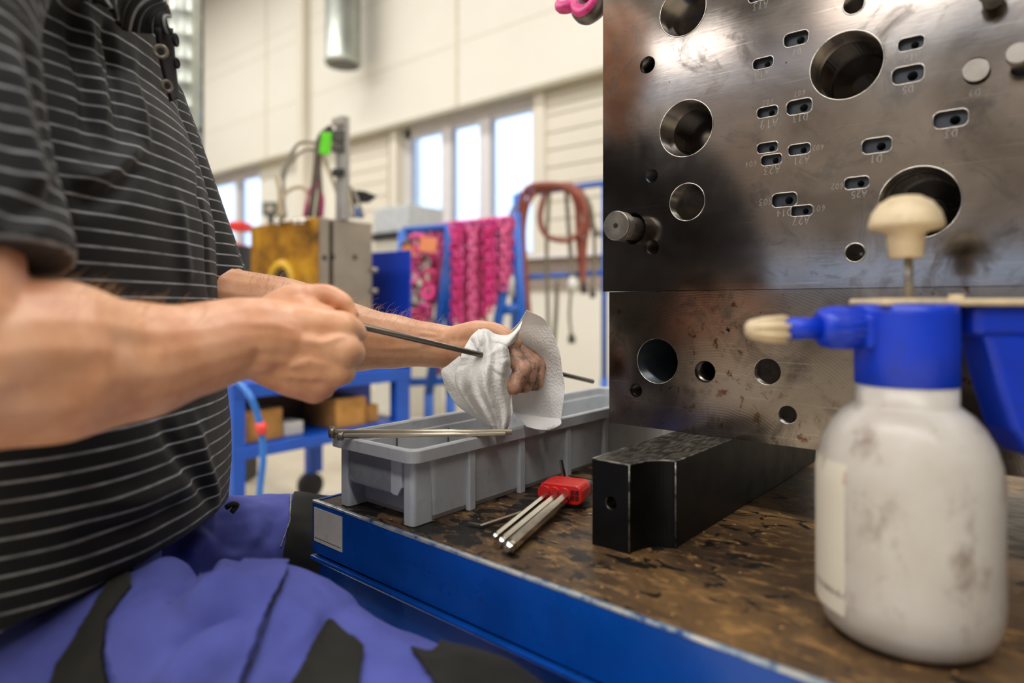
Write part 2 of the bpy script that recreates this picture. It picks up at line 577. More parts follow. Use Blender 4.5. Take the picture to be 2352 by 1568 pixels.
# ------------------------------------------------------------------ work table
t = NT('worn_oily_tabletop')
a = t.noise(9, 5, 0.68, dist=0.6)
b = t.noise(55, 5, 0.7, t.coord((0.7, 1.5, 1)), 0.3)
col = t.ramp(a, [(0.3, lin('#33251b')), (0.5, lin('#54402c')), (0.66, lin('#785a36'))])
col = t.mix(t.val(b, 0.53, 0.64, 0, 0.6), col, lin('#a87f4b'))
# black oil stains: thick towards the bin side, thinner by the bottle
sp = t.n('ShaderNodeSeparateXYZ'); t.l(t.tc.outputs['Object'], sp.inputs[0])
side = t.val(sp.outputs['X'], -0.62, -0.18, 0.13, -0.07)
st = t.noise(38, 5, 0.62, t.coord((0.8, 1.2, 1)), 0.7)
k = t.val(t.math('ADD', st, side), 0.545, 0.575, 0, 1)
col = t.mix(k, col, lin('#15120f'))
fl = t.noise(120, 2, 0.5); col = t.mix(t.val(fl, 0.70, 0.74, 0, 0.8), col, lin('#caa06a'))
t.color(col)
t.rough(t.val(b, 0.3, 0.7, 0.30, 0.55))
t.b.inputs['Specular IOR Level'].default_value = 0.45
t.bump(t.math('ADD', b, t.math('MULTIPLY', k, -0.4)), 0.35, 0.0008)
M_TOP = t.m
t = NT('blue_lacquered_steel')
a = t.noise(7, 5, 0.6)
col = t.ramp(a, [(0.3, lin('#003a8c')), (0.7, lin('#0050b4'))])
ch = t.noise(75, 4, 0.7, t.coord((1, 1, 0.45)))
k = t.val(ch, 0.70, 0.73, 0, 0.9)
col = t.mix(k, col, lin('#20242a'))
t.color(col); t.rough(t.val(a, 0.3, 0.7, 0.22, 0.36)); t.bump(t.noise(260, 2, 0.5), 0.06, 0.0005)
M_BLUE = t.m
t = NT('worn_bare_edge')
a = t.noise(60, 5, 0.7)
t.color(t.ramp(a, [(0.36, lin('#1d4f96')), (0.46, lin('#9fb2c2')), (0.6, lin('#d4d2cc'))])); t.rough(0.3); t.set(Metallic=0.5)
M_EDGE = t.m
M_LABELPLATE = simple('stained_white_label', '#cdcabf', 0.5, 0, 0.08, 30, dirt='#a79b83', dirt_amt=0.4)

TC = on_z(718, 1150, TABLE)            # visible corner of the table
TROT = math.radians(-1.7)
TM = Matrix.Translation(TC) @ Matrix.Rotation(TROT, 4, 'Z')
TL, TW = 1.75, 0.95
tb = thing('work_table', 'blue steel work table with oily brown top under the mould block', 'table', (TC.x, TC.y, 0))
def tbox(x0, x1, y0, y1, z0, z1):
    return MB().box(TM @ Vector(((x0 + x1) / 2, (y0 + y1) / 2, (z0 + z1) / 2)), (x1 - x0, y1 - y0, z1 - z0), Matrix.Rotation(TROT, 3, 'Z'))
tbox(0.004, TL, 0.006, TW, -0.03, 0.0).build('tabletop', M_TOP, tb)
fr = tbox(0, TL, 0.0, 0.006, -0.058, -0.001).build('front_rail', M_BLUE, tb)
tbox(0, 0.004, 0.0, TW, -0.058, 0.001).build('side_rail', M_BLUE, tb)
tbox(0.0, TL, -0.0006, 0.0045, -0.0012, 0.0016).build('worn_edge', M_EDGE, tb, 0.0006)
tbox(0.0, TL, -0.004, 0.004, -0.066, -0.061).build('lip', M_BLUE, tb, 0.0015)
tbox(0.004, TL, 0.006, 0.02, -0.6, -0.066).build('front_panel', M_BLUE, tb)
tbox(0.004, 0.02, 0.006, TW, -0.6, -0.058).build('side_panel', M_BLUE, tb)
for x in (0.03, TL - 0.05):
    for y in (0.03, TW - 0.06):
        tbox(x, x + 0.05, y, y + 0.05, -0.70, -0.03).build('leg', M_BLUE, tb)
lb = tbox(0.0045, 0.060, -0.0008, 0.0, -0.0445, -0.006).build('label_plate', M_LABELPLATE, fr)
tbox(0.0065, 0.058, -0.0010, -0.0004, -0.0405, -0.0400).build('printed_line', M_DARKSTEEL, lb)

# ------------------------------------------------------------------ mould block of two steel plates
VM = 0.7006
ZB = TABLE + 0.082                       # rests on the black support blocks
ZJ = on_v(1398, 670, VM).z               # joint between the plates
def steel(name, tint, dark, light, arcs=False, rust=0.0):
    t = NT(name)
    a = t.noise(9, 5, 0.6, dist=0.5)
    col = t.ramp(a, [(0.28, lin(dark)), (0.5, lin(tint)), (0.72, lin(light))])
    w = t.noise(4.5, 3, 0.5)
    col = t.mix(t.val(w, 0.52, 0.68, 0, 0.35), col, lin('#8a6b52'))       # reflected warm tints painted into the steel as brown mottling
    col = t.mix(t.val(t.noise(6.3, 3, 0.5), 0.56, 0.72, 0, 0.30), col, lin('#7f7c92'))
    sm = t.noise(17, 5, 0.72, dist=1.0)
    smear = t.val(sm, 0.52, 0.70, 0, 0.55)
    col = t.mix(smear, col, lin('#3a3836'))
    sc = t.noise(500, 2, 0.5, t.coord((0.02, 1, 0.9), (0, 0.35, 0)))
    col = t.mix(t.val(sc, 0.66, 0.72, 0, 0.25), col, lin('#c9c4bc'))
    pit = t.noise(230, 2, 0.5)
    col = t.mix(t.val(pit, 0.74, 0.76, 0, 0.8), col, lin('#1b1715'))
    met = 1.0
    if rust:
        ru = t.noise(70, 5, 0.65, t.coord((1.0, 1, 0.8)), 0.4)
        rk = t.math('MULTIPLY', t.val(ru, 0.57, 0.65, 0, 1), t.val(t.noise(9, 2, 0.5), 0.40, 0.52, 0, rust))
        col = t.mix(rk, col, lin('#5e3818'))
    t.color(col); t.set(Metallic=1.0)
    fine = t.noise(330, 2, 0.5, t.coord((0.25, 1, 1.0)))
    t.rough(t.math('ADD', t.val(a, 0.3, 0.7, 0.10 if not arcs else 0.15, 0.16 if not arcs else 0.22), t.math('MULTIPLY', smear, 0.14)))
    if arcs:
        wv = t.n('ShaderNodeTexWave', wave_type='RINGS', rings_direction='SPHERICAL')
        mp = t.n('ShaderNodeMapping'); mp.inputs['Location'].default_value = (0.30, 0, -0.70); mp.inputs['Scale'].default_value = (1, 0.0, 1)
        t.l(t.tc.outputs['Object'], mp.inputs['Vector']); t.l(mp.outputs[0], wv.inputs['Vector'])
        wv.inputs['Scale'].default_value = 105; wv.inputs['Distortion'].default_value = 5.0
        wv.inputs['Detail Scale'].default_value = 0.4
        h = t.math('ADD', t.math('MULTIPLY', wv.outputs['Fac'], 0.8), t.math('MULTIPLY', fine, 0.4))
        t.bump(h, 0.022, 0.0006)
    else:
        t.bump(t.math('ADD', fine, t.math('MULTIPLY', t.noise(40, 3), 0.15)), 0.03, 0.0005)
    return t.m
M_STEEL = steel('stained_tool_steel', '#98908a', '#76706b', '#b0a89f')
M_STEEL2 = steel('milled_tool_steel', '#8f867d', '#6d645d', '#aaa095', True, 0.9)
M_BORE = simple('bored_bright_steel', '#827c77', 0.24, 1.0, 0.2, 30)
M_SLOT = simple('milled_slot_steel', '#4d5056', 0.36, 0.8, 0.15, 60)
M_BRIGHT = simple('bright_steel', '#c9c4bc', 0.2, 1.0, 0.1, 40)
M_INK = simple('scribed_mark', '#bcb9b5', 0.6, 0.0, 0.05)

U0 = on_v(1385, 600, VM).x
U0B = on_v(1399, 850, VM).x
mould = thing('mould_block', 'large drilled steel mould block of two stacked plates on the work table', 'mould', (U0 + 0.3, VM + 0.15, ZB))
FACE = Vector((0, 1, 0))                 # drilling direction
def bore(px, py, dia_px, steps, seg=44, v=VM):
    """stepped hole: steps = [(radius factor, depth)], thread=(pitch) handled by caller"""
    c = on_v(px, py, v); r = dia_px / 2 / FPX * dep_v(px, v)
    prof = [(r, -0.01)]
    for k, (fr_, dp_) in enumerate(steps):
        prof.append((r * fr_, prof[-1][1] if k else -0.01) if k else (r, -0.01))
        prof.append((r * fr_, dp_))
    m = MB().lathe(prof, axis_matrix((c.x, v, c.z), FACE), seg, True, 1)
    return m, c, r
def thread_bore(px, py, dia_px, depth, v=VM, pitch=0.0022, seg=36):
    c = on_v(px, py, v); r = dia_px / 2 / FPX * dep_v(px, v)
    prof = [(r * 1.0, -0.01), (r * 1.0, 0.0006), (r * 0.90, 0.0030)]
    h = 0.0030
    while h < depth:
        prof += [(r * 0.97, h + pitch * 0.5), (r * 0.88, h + pitch)]; h += pitch
    return MB().lathe(prof, axis_matrix((c.x, v, c.z), FACE), seg, False, 1)
def slot(px, py, wpx, hpx, v=VM, depth=0.007):
    ua = on_v(px - wpx / 2, py, v).x; ub = on_v(px + wpx / 2, py, v).x
    c = on_v(px, py, v); h = hpx * 0.78 / FPX * dep_v(px, v)
    r = min(h / 2 * 0.72, (ub - ua) / 2 * 0.95); L = (ub - ua) / 2 - r; H = h / 2 - r
    pts = []
    for cx, cz, a0 in ((L, -H, -90), (L, H, 0), (-L, H, 90), (-L, -H, 180)):
        for k in range(7):
            a = math.radians(a0 + 15 * k); pts.append((cx + r * math.cos(a), cz + r * math.sin(a)))
    M = Matrix(((1, 0, 0, (ua + ub) / 2), (0, 0, -1, v), (0, 1, 0, c.z), (0, 0, 0, 1)))
    hole = MB().lathe([(h * 0.27, -0.02), (h * 0.27, 0.05)], axis_matrix(((ua + ub) / 2 + (ub - ua) * 0.10, v, c.z), FACE), 22, True, 2)
    rim = [(x * 1.035, y * 1.06) for x, y in pts]
    return MB().prism(pts, -depth, 0.01, M, 2), hole, (pts, M, h, (ua + ub) / 2, c.z)

SLOTS = [(1829, 89, 58, 42), (1753, 145, 48, 33), (1743, -10, 48, 33), (1763, 257, 49, 32), (1836, 245, 60, 44),
         (1763, 339, 49, 31), (1836, 343, 52, 33), (1772, 367, 49, 32), (2093, 100, 62, 40), (2086, 171, 76, 52),
         (2184, 273, 82, 52), (2014, 334, 70, 46), (1968, 420, 58, 36), (1802, 459, 59, 42), (1841, 484, 53, 32),
         (2243, 162, 52, 78), (2352, 150, 60, 60)]
base = MB().bx(U0, U0 + 0.78, VM, VM + 0.30, ZJ + 0.0003, ZJ + 0.62).mesh('upper_plate')
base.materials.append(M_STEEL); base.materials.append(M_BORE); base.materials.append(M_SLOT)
c1 = MB(); c2 = MB(); c3 = MB(); rims = []
for i_, sdef in enumerate(SLOTS):
    a, b, info = slot(*sdef)
    (c3 if i_ in (6, 7, 14) else c1).add(a.v, a.f, False, 2); c2.add(b.v, b.f, True, 2); rims.append(info)
big = []
for px, py, dpx, steps in ((1568, 26, 114, [(1, 0.020), (0.80, 0.07)]), (1575, 295, 130, [(1, 0.022), (0.82, 0.075)]),
                           (1943, 150, 156, [(1, 0.022), (0.90, 0.07), (0.35, 0.12)]), (2110, 465, 166, [(1, 0.018), (0.92, 0.075), (0.4, 0.12)]),
                           (1578, 464, 86, [(1, 0.03), (0.86, 0.05), (0.62, 0.10)]), (1961, 10, 46, [(1, 0.03)]), (1964, 580, 43, [(1, 0.03)]),
                           (1497, 404, 31, [(1, 0.06)]), (1450, 525, 74, [(1, 0.05)])):
    m, c, r = bore(px, py, dpx, steps); big.append((m, c, r))
    c1.add(m.v, m.f, True, 2 if dpx == 31 else 1)
for a in ((1487, 149, 39, 0.03), (1497, 568, 36, 0.03)):
    m = thread_bore(*a); c1.add(m.v, m.f, False, 1)
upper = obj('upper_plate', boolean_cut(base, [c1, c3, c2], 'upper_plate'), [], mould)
# bright chamfer rings round the bores and slots
for m, c, r in big[:7]:
    MB().torus(axis_matrix((c.x, VM, c.z), FACE), r, 0.0007, 48, 6).build('chamfer', M_BRIGHT, upper)
for pts, M, h, uc, zc in rims[:15]:
    MB().tube([M @ Vector((x, y, 0)) for x, y in pts + [pts[0]]], 0.00055, 6, False).build('chamfer', M_BRIGHT, upper)
# inner turned shells of the three largest bores (fine grooves)
for (m, c, r), f_ in ((big[1], 0.80), (big[2], 0.885), (big[3], 0.905)):
    prof = []; h = 0.024
    while h < 0.068:
        prof += [(r * f_, h), (r * (f_ - 0.022), h + 0.0012)]; h += 0.0024
    g_ = MB(); Mx = axis_matrix((c.x, VM, c.z), FACE); n_ = 48; vs = []
    for rr, hh in prof:
        vs += [Mx @ Vector((rr * math.cos(2 * PI * k / n_), rr * math.sin(2 * PI * k / n_), hh)) for k in range(n_)]
    g_.add(vs, [(i * n_ + k, (i + 1) * n_ + k, (i + 1) * n_ + (k + 1) % n_, i * n_ + (k + 1) % n_) for i in range(len(prof) - 1) for k in range(n_)], False)
    g_.build('turned_groove', M_BORE, upper)
# lower plate
base = MB().bx(U0B, U0B + 0.76, VM + 0.0004, VM + 0.30, ZB, ZJ - 0.0003).mesh('lower_plate')
M_DARKBORE = simple('shaded_dark_bore', '#30353a', 0.3, 0.6)  # dark colour paints in the shade inside the big bore
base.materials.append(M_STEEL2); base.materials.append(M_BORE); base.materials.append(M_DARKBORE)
c1 = MB(); low = []
for px, py, dpx, steps in ((1510, 829, 104, [(1, 0.12)]), (1763, 853, 62, [(1, 0.028), (0.55, 0.06)]), (1809, 952, 43, [(1, 0.02), (0.6, 0.05)]), (1673, 758, 9, [(1, 0.01)])):
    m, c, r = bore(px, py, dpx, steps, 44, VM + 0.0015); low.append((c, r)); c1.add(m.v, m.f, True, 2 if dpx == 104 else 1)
for a in ((1620, 853, 50, 0.045), (1462, 896, 31, 0.03)):
    m = thread_bore(*a, VM + 0.0015); c1.add(m.v, m.f, False, 1)
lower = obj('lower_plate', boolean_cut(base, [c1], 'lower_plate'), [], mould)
for c, r in low[:3]:
    MB().torus(axis_matrix((c.x, VM + 0.0015, c.z), FACE), r, 0.0007, 48, 6).build('chamfer', M_BRIGHT, lower)

# guide pins standing out of the upper plate
M_GPIN = simple('turned_pin_steel', '#a8a29a', 0.32, 0.85, 0.15, 60)
def pin(px, py, dia_px, out, hole=False, neck=0.82):
    c = on_v(px, py, VM); r = dia_px / 2 / FPX * dep_v(px, VM)
    M = axis_matrix((c.x, VM, c.z), -FACE)
    p = MB().lathe([(r * neck, -0.04), (r * neck, out * 0.62), (r, out * 0.64), (r, out * 0.96), (r * 0.95, out)], M, 36).build('guide_pin', M_GPIN, mould)
    if hole:
        MB().lathe([(r * 0.17, out - 0.0005), (r * 0.17, out + 0.0003)], M, 18).build('centre_hole', simple('black_hole', '#0c0c0c', 0.7), p)
    return p
pin(1454, 525, 66, 0.040, True)
pin(2243, 165, 52, 0.006)
pin(2343, 145, 46, 0.03)
pin(2280, 0, 50, 0.03)

# scribed numbers (written upside down beside the slots), as thin raised strokes
STROKE = {'A': [[(0, 0), (.5, 1), (1, 0)], [(.2, .4), (.8, .4)]], 'D': [[(0, 0), (0, 1), (.6, .9), (.95, .5), (.6, .1), (0, 0)]],
          '0': [[(.5, 0), (.1, .3), (.1, .7), (.5, 1), (.9, .7), (.9, .3), (.5, 0)]], '1': [[(.3, .8), (.55, 1), (.55, 0)]],
          '2': [[(.1, .75), (.4, 1), (.85, .8), (.7, .45), (.1, 0), (.9, 0)]], '3': [[(.1, 1), (.85, .95), (.45, .6), (.85, .35), (.6, 0), (.1, .08)]],
          '4': [[(.7, 0), (.7, 1), (.1, .35), (.95, .35)]], '5': [[(.85, 1), (.2, 1), (.15, .55), (.7, .6), (.85, .25), (.5, 0), (.1, .1)]],
          '6': [[(.75, 1), (.25, .6), (.15, .25), (.5, 0), (.85, .25), (.55, .5), (.2, .35)]], '7': [[(.1, 1), (.9, 1), (.4, 0)]],
          '9': [[(.8, .7), (.45, 1), (.15, .7), (.5, .5), (.8, .75), (.7, .3), (.4, 0)]]}
def scribe(text, px, py, hpx, name='scribed_number', flip=True, faint=False):
    c = on_v(px, py, VM); H = hpx / FPX * dep_v(px, VM); w = H * 0.55
    mb = MB(); n = len(text); x = -(n * w * 1.3) / 2
    sgn = -1 if flip else 1
    for ch in text:
        for st in STROKE[ch]:
            pts = [Vector((c.x + sgn * (x + (a + (b - .5) * 0.15) * w), VM - 0.0001, c.z + sgn * (b - .5) * H)) for a, b in st]
            mb.tube(pts, 0.00016 if faint else 0.00026, 5, True, False, 0)
        x += w * 1.3
    mb.build(name, M_INK, upper)
for tx, px, py, h in (('A13', 1745, 13, 17), ('A15', 1748, 170, 16), ('A19', 1764, 285, 20), ('D13', 1836, 271, 16), ('A21', 1839, 368, 17),
                      ('A23', 1771, 391, 18), ('A25', 1971, 446, 16), ('A27', 1838, 507, 18), ('D14', 1799, 489, 16), ('D7', 1829, 119, 13), ('A17', 2093, 132, 16),
                      ('D5', 2083, 206, 16), ('D3', 2182, 307, 18), ('D1', 2010, 365, 18), ('D9', 2236, 213, 16)):
    scribe(tx, px, py, h)
for tx, px, py, h in (('603', 1757, 464, 15), ('601', 1879, 479, 14), ('604', 1724, 377, 13), ('603', 1763, 235, 12), ('602', 1922, 428, 13), ('605', 1832, 60, 12), ('607', 1836, 214, 12), ('602', 1878, 339, 12)):
    scribe(tx, px, py, h, faint=True)

# pink lifting eye on the left flank of the mould
M_PINK = simple('worn_pink_paint', '#d83a86', 0.4, 0, 0.2, 60, dirt='#4a3336', dirt_amt=0.9)
M_EYESTEEL = simple('forged_dark_steel', '#6d6763', 0.38, 0.9, 0.25, 50)
ez = on_v(1340, -20, VM + 0.03).z; eu = U0 - 0.034
eye = thing('lifting_eye', 'pink painted steel lifting eye on the flank of the mould block', 'lifting eye', (U0, VM + 0.03, ez))
EM = axis_matrix((eu, VM + 0.03, ez), (-0.25, -1, 0.15), (0, 0, 1))
ring = MB().torus(EM, 0.030, 0.0125, 40, 14, sx=1.15, sy=0.95).build('ring', M_EYESTEEL, eye)
MB().torus(EM @ Matrix.Translation((0, 0, 0.0055)), 0.030, 0.0088, 40, 10, sx=1.15, sy=0.95).build('painted_face', M_PINK, ring)
MB().torus(axis_matrix((eu - 0.036, VM + 0.045, ez + 0.004), (0, -1, 0.9), (1, 0, 0)), 0.024, 0.009, 30, 10).build('shackle', M_PINK, eye)
MB().tube([(U0 + 0.002, VM + 0.05, ez + 0.012), (eu + 0.01, VM + 0.04, ez + 0.012)], 0.019, 20).build('bolt', M_EYESTEEL, eye)

# ------------------------------------------------------------------ black support blocks under the mould
t = NT('blackened_steel')
a = t.noise(30, 5, 0.6)
col = t.ramp(a, [(0.3, lin('#060607')), (0.75, lin('#0d0d0e'))])
gg = t.n('ShaderNodeNewGeometry'); sg = t.n('ShaderNodeSeparateXYZ'); t.l(gg.outputs['Normal'], sg.inputs[0])
wr = t.noise(150, 5, 0.72, t.coord((1.6, 0.4, 1)))
k = t.math('MULTIPLY', t.val(wr, 0.45, 0.70, 0.05, 0.45), t.val(sg.outputs['Z'], 0.8, 0.95, 0, 1))   # scuffs on the top, where things are slid
col = t.mix(k, col, lin('#8d8778'))
t.color(col); t.rough(t.val(a, 0.3, 0.7, 0.34, 0.5)); t.set(Metallic=0.0); t.b.inputs['Specular IOR Level'].default_value = 0.2
M_BLACK = t.m
def block_plan(ua, ub, va, vb, notch):
    pts = [(ua, va)]
    bx_ = ub - 0.026
    pts.append((bx_, va))
    if notch:
        # cove cut into the corner
        for k in range(1, 13):
            a_ = math.radians(90 * k / 12)
            pts.append((ub - (ub - bx_) * math.cos(a_), va + 0.040 * math.sin(a_)))
    else:
        pts.append((ub, va))
    pts += [(ub, vb), (ua, vb)]
    return pts
A_ = on_z(1360, 1249.5, TABLE); C_ = on_z(1555, 1258, TABLE)
blk = MB().prism(block_plan(A_.x, C_.x, A_.y, 1.02, True), TABLE + 0.0002, ZB - 0.0004).build('support_block', M_BLACK, None, 0.0008, 2)
tag(blk, 'black steel support bar with a coved corner carrying the mould block', 'block')
hc = on_v(1403, 1155, A_.y)
base = blk.data
cut = MB()
prof = [(0.0062, -0.01)]; h = 0.0
while h < 0.02:
    prof += [(0.0062, h + 0.0009), (0.0056, h + 0.0018)]; h += 0.0018
cut.lathe(prof, axis_matrix((hc.x, A_.y, hc.z), FACE), 28, False, 1)
base.materials.append(M_BORE)
nb = boolean_cut(base.copy(), [cut], 'support_block'); blk.data = nb
# worn bright arrises of the block, part of it
ed = MB()
pl = block_plan(A_.x, C_.x, A_.y, 0.70, True)
ed.tube([(x, y, ZB - 0.0008) for x, y in pl[:-2]] + [(C_.x, 0.70, ZB - 0.0008)], 0.0007, 6)
ed.tube([(A_.x, 0.70, ZB - 0.0008), (A_.x, A_.y, ZB - 0.0008)], 0.0006, 6)
for x, y in (pl[1], (C_.x, A_.y + 0.040)):
    ed.tube([(x, y, TABLE + 0.002), (x, y, ZB - 0.001)], 0.0006, 6)
t = NT('scuffed_arris'); a = t.noise(90, 4, 0.7)
t.color(t.ramp(a, [(0.4, lin('#2a2a2c')), (0.6, lin('#a8a49c'))])); t.rough(0.3); t.set(Metallic=0.6)
ed.build('worn_edge', t.m, blk)
tag(MB().prism(block_plan(0.12, 0.19, A_.y + 0.05, 1.02, False), TABLE + 0.0002, ZB - 0.0004).build('support_block', M_BLACK, None, 0.0008),
    'plain black steel support bar under the far right end of the mould block', 'block')

# ------------------------------------------------------------------ grey storage bin
M_BIN = simple('grey_scuffed_plastic', '#b2b5b9', 0.5, 0, 0.10, 14, dirt='#6c6356', dirt_amt=0.35, bump=0.05)
M_BINDARK = simple('bin_groove', '#4c4e50', 0.6)
BN = on_z(945, 1213, TABLE)              # near bottom corner
bw, bl, bh = 0.130, 0.555, 0.081
b_u1 = BN.x + 0.004; b_u0 = b_u1 - bw; b_v0 = BN.y - 0.001; b_v1 = b_v0 + bl
binT = thing('storage_bin', 'long grey plastic stacking bin on the table beside the mould block', 'bin', ((b_u0 + b_u1) / 2, (b_v0 + b_v1) / 2, TABLE))
def rrect(x0, x1, y0, y1, r, n=6):
    pts = []
    for cx, cy, a0 in ((x1 - r, y0 + r, -90), (x1 - r, y1 - r, 0), (x0 + r, y1 - r, 90), (x0 + r, y0 + r, 180)):
        for k in range(n + 1):
            a = math.radians(a0 + 90 * k / n); pts.append((cx + r * math.cos(a), cy + r * math.sin(a)))
    return pts
def loops(mb, specs, cap0=True, cap1=True, smooth=False):
    n = len(specs[0][0]); vs = []
    for pts, z in specs: vs += [(x, y, z) for x, y in pts]
    fs = []
    for i in range(len(specs) - 1):
        for k in range(n):
            k2 = (k + 1) % n
            fs.append((i * n + k, i * n + k2, (i + 1) * n + k2, (i + 1) * n + k))
    if cap0: fs.append(tuple(range(n - 1, -1, -1)))
    if cap1: fs.append(tuple((len(specs) - 1) * n + k for k in range(n)))
    return mb.add(vs, fs, smooth)
bm_ = MB()
e = 0.022                                # the end wall stands back behind its corner posts
def RR(i, rr=0.010, end=0.0): return rrect(b_u0 + i, b_u1 - i, b_v0 + end + i, b_v1 - i, rr)
loops(bm_, [(RR(0.006, 0.008, e), TABLE + 0.0005), (RR(0.0035, 0.009, e), TABLE + 0.006), (RR(0.0, 0.010, e), TABLE + 0.066), (RR(0.0, 0.010, e), TABLE + 0.0672),
            (RR(-0.007, 0.013), TABLE + 0.0675), (RR(-0.0075, 0.013), TABLE + bh - 0.0015), (RR(-0.006, 0.012), TABLE + bh), (RR(-0.0015, 0.011), TABLE + bh),
            (RR(0.0005, 0.010), TABLE + bh - 0.002), (RR(0.001, 0.010, 0.004), TABLE + 0.068), (RR(0.0035, 0.009, e), TABLE + 0.0665), (RR(0.008, 0.008, e), TABLE + 0.005)])
bin_body = bm_.build('bin_body', M_BIN, binT)
# corner posts and long-side ribs
for u in (b_u0 + 0.011, b_u1 - 0.0115):
    MB().prism(rrect(u - 0.0085, u + 0.0085, b_v0 + 0.002, b_v0 + e + 0.01, 0.005), TABLE + 0.0008, TABLE + 0.0672).build('corner_post', M_BIN, binT)
for px in (1082, 1197, 1304, 1390):
    c = on_u(px, 1100, b_u1)
    MB().prism(rrect(b_u1 - 0.004, b_u1 + 0.0028, c.y - 0.0055, c.y + 0.0055, 0.002, 4), TABLE + 0.0006, TABLE + 0.0672).build('rib', M_BIN, binT)
    MB().prism(rrect(b_u0 - 0.0028, b_u0 + 0.004, c.y - 0.0055, c.y + 0.0055, 0.002, 4), TABLE + 0.0006, TABLE + 0.0672).build('rib', M_BIN, binT)
    MB().bx(b_u0 + 0.0072, b_u0 + 0.0085, c.y - 0.004, c.y - 0.0022, TABLE + 0.006, TABLE + 0.064).build('inner_groove', M_BINDARK, binT)
# label holder on the short end with a hooked side flap
MB().prism([(b_u0 + 0.020, b_v0 + 0.001), (b_u1 - 0.034, b_v0 + 0.001), (b_u1 - 0.034, b_v0 + e + 0.004), (b_u0 + 0.020, b_v0 + e + 0.004)], TABLE + 0.030, TABLE + 0.0676).build('label_holder', M_BIN, binT, 0.0006)
MB().bx(b_u0 + 0.0215, b_u1 - 0.036, b_v0 + 0.0002, b_v0 + 0.0012, TABLE + 0.032, TABLE + 0.070).build('label_window', simple('scuffed_clear_label', '#7c7f83', 0.28, 0, 0.15, 20), binT)
MB().prism([(b_u1 - 0.034, TABLE + 0.029), (b_u1 - 0.026, TABLE + 0.029), (b_u1 - 0.020, TABLE + 0.038), (b_u1 - 0.020, TABLE + 0.067), (b_u1 - 0.034, TABLE + 0.067)],
           -(b_v0 + 0.006), -(b_v0 + 0.001), Matrix(((1, 0, 0, 0), (0, 0, -1, 0), (0, 1, 0, 0), (0, 0, 0, 1)))).build('side_flap', M_BIN, binT, 0.0004)

# ejector pins lying across the bin
M_PIN = simple('ground_pin_steel', '#c8bda8', 0.34, 0.6, 0.1, 40)
def ejector(a, b, r, hr, label, hl=0.006):
    d = (b - a).normalized(); L = (b - a).length
    M = axis_matrix(a, d)
    o = thing('ejector_pin', label, 'pin', a, 'ejector pins on the bin')
    MB().lathe([(r, hl), (r, L), (r * 0.8, L + 0.0005)], M, 20).build('shaft', M_PIN, o)
    h = MB().lathe([(hr * 0.93, 0), (hr, 0.0006), (hr, hl - 0.0005), (hr * 0.95, hl)], M, 28).build('pin_head', simple('head_steel', '#7c736a', 0.42, 0.9, 0.25, 200), o)
    for k in (-1, 0, 1):
        MB().box(M @ Vector((0.0022 * k, 0, -0.0001)), (0.0005, hr * 0.8, 0.0003), M.to_3x3()).build('stamped_mark', M_DARKSTEEL, h)
zr = TABLE + bh
pA = on_z(757, 992, zr + 0.0045); pB = on_z(1175, 991, zr + 0.0045)
ejector(pA, pB, 0.0030, 0.0066, 'steel ejector pin with the larger head lying across the grey bin')
pA = on_z(776, 1001, zr + 0.0030); pB = on_z(1160, 996, zr + 0.0030)
ejector(pA, pB, 0.0026, 0.0048, 'steel ejector pin with the smaller head lying across the grey bin')

# ------------------------------------------------------------------ hex key set
M_CHROME = simple('satin_chrome', '#c4bfb6', 0.2, 1.0, 0.06, 60)
M_RED = simple('red_plastic_holder', '#c8201c', 0.38, 0, 0.12, 40, dirt='#5e1512', dirt_amt=0.5)
M_GREYP = simple('dark_grey_plastic', '#45484d', 0.4, 0, 0.1)
K0 = on_z(1172, 1246, TABLE + 0.008); K1 = on_z(1316, 1128, TABLE + 0.012)
kd = (K1 - K0); kl = kd.length; kd.normalize()
ks = kd.cross(Vector((0, 0, 1))).normalized(); ku = ks.cross(kd).normalized()
hold = thing('key_holder', 'red plastic holder clasping the hex keys beside the black support bar', 'key holder', (K1.x, K1.y, TABLE), None)
HM = Matrix((ks, kd, ku)).transposed().to_4x4(); HM.translation = K0 + kd * (kl - 0.030) + ku * 0.004
prof = rrect(-0.030, 0.022, -0.010, 0.012, 0.008, 6)
MX = HM @ Matrix(((1, 0, 0, 0), (0, 0, 1, 0), (0, 1, 0, 0), (0, 0, 0, 1)))
hb = MB()
n_ = len(prof)
secs = [(0.0, 0.94), (0.002, 1.0), (0.022, 1.0), (0.034, 0.92)]
vs = []
for y, s_ in secs:
    vs += [HM @ Vector((x * s_, y, z * s_)) for x, z in prof]
fs = [(i * n_ + k, (i + 1) * n_ + k, (i + 1) * n_ + (k + 1) % n_, i * n_ + (k + 1) % n_) for i in range(3) for k in range(n_)]
fs += [tuple(range(n_)), tuple(3 * n_ + k for k in range(n_ - 1, -1, -1))]
hb.add(vs, fs, False)
hbo = hb.build('holder_body', M_RED, hold, 0.0008)
for (x, z) in ((0.0105, 0.0045), (0.0155, 0.0045), (0.0105, -0.0015), (0.0155, -0.0015)):
    MB().box(HM @ Vector((x, -0.0002, z)), (0.0038, 0.001, 0.0045), HM.to_3x3()).build('recess', simple('holder_recess', '#3d0806', 0.6), hbo)
for x in (-0.022, -0.011, 0.001):
    MB().tube([HM @ Vector((x, -0.004, 0.001)), HM @ Vector((x, 0.004, 0.001))], 0.0078, 14).build('clip', M_RED, hold)
MB().box(HM @ Vector((0.004, 0.040, -0.001)), (0.030, 0.014, 0.018), HM.to_3x3()).build('hinge', M_GREYP, hold, 0.004)
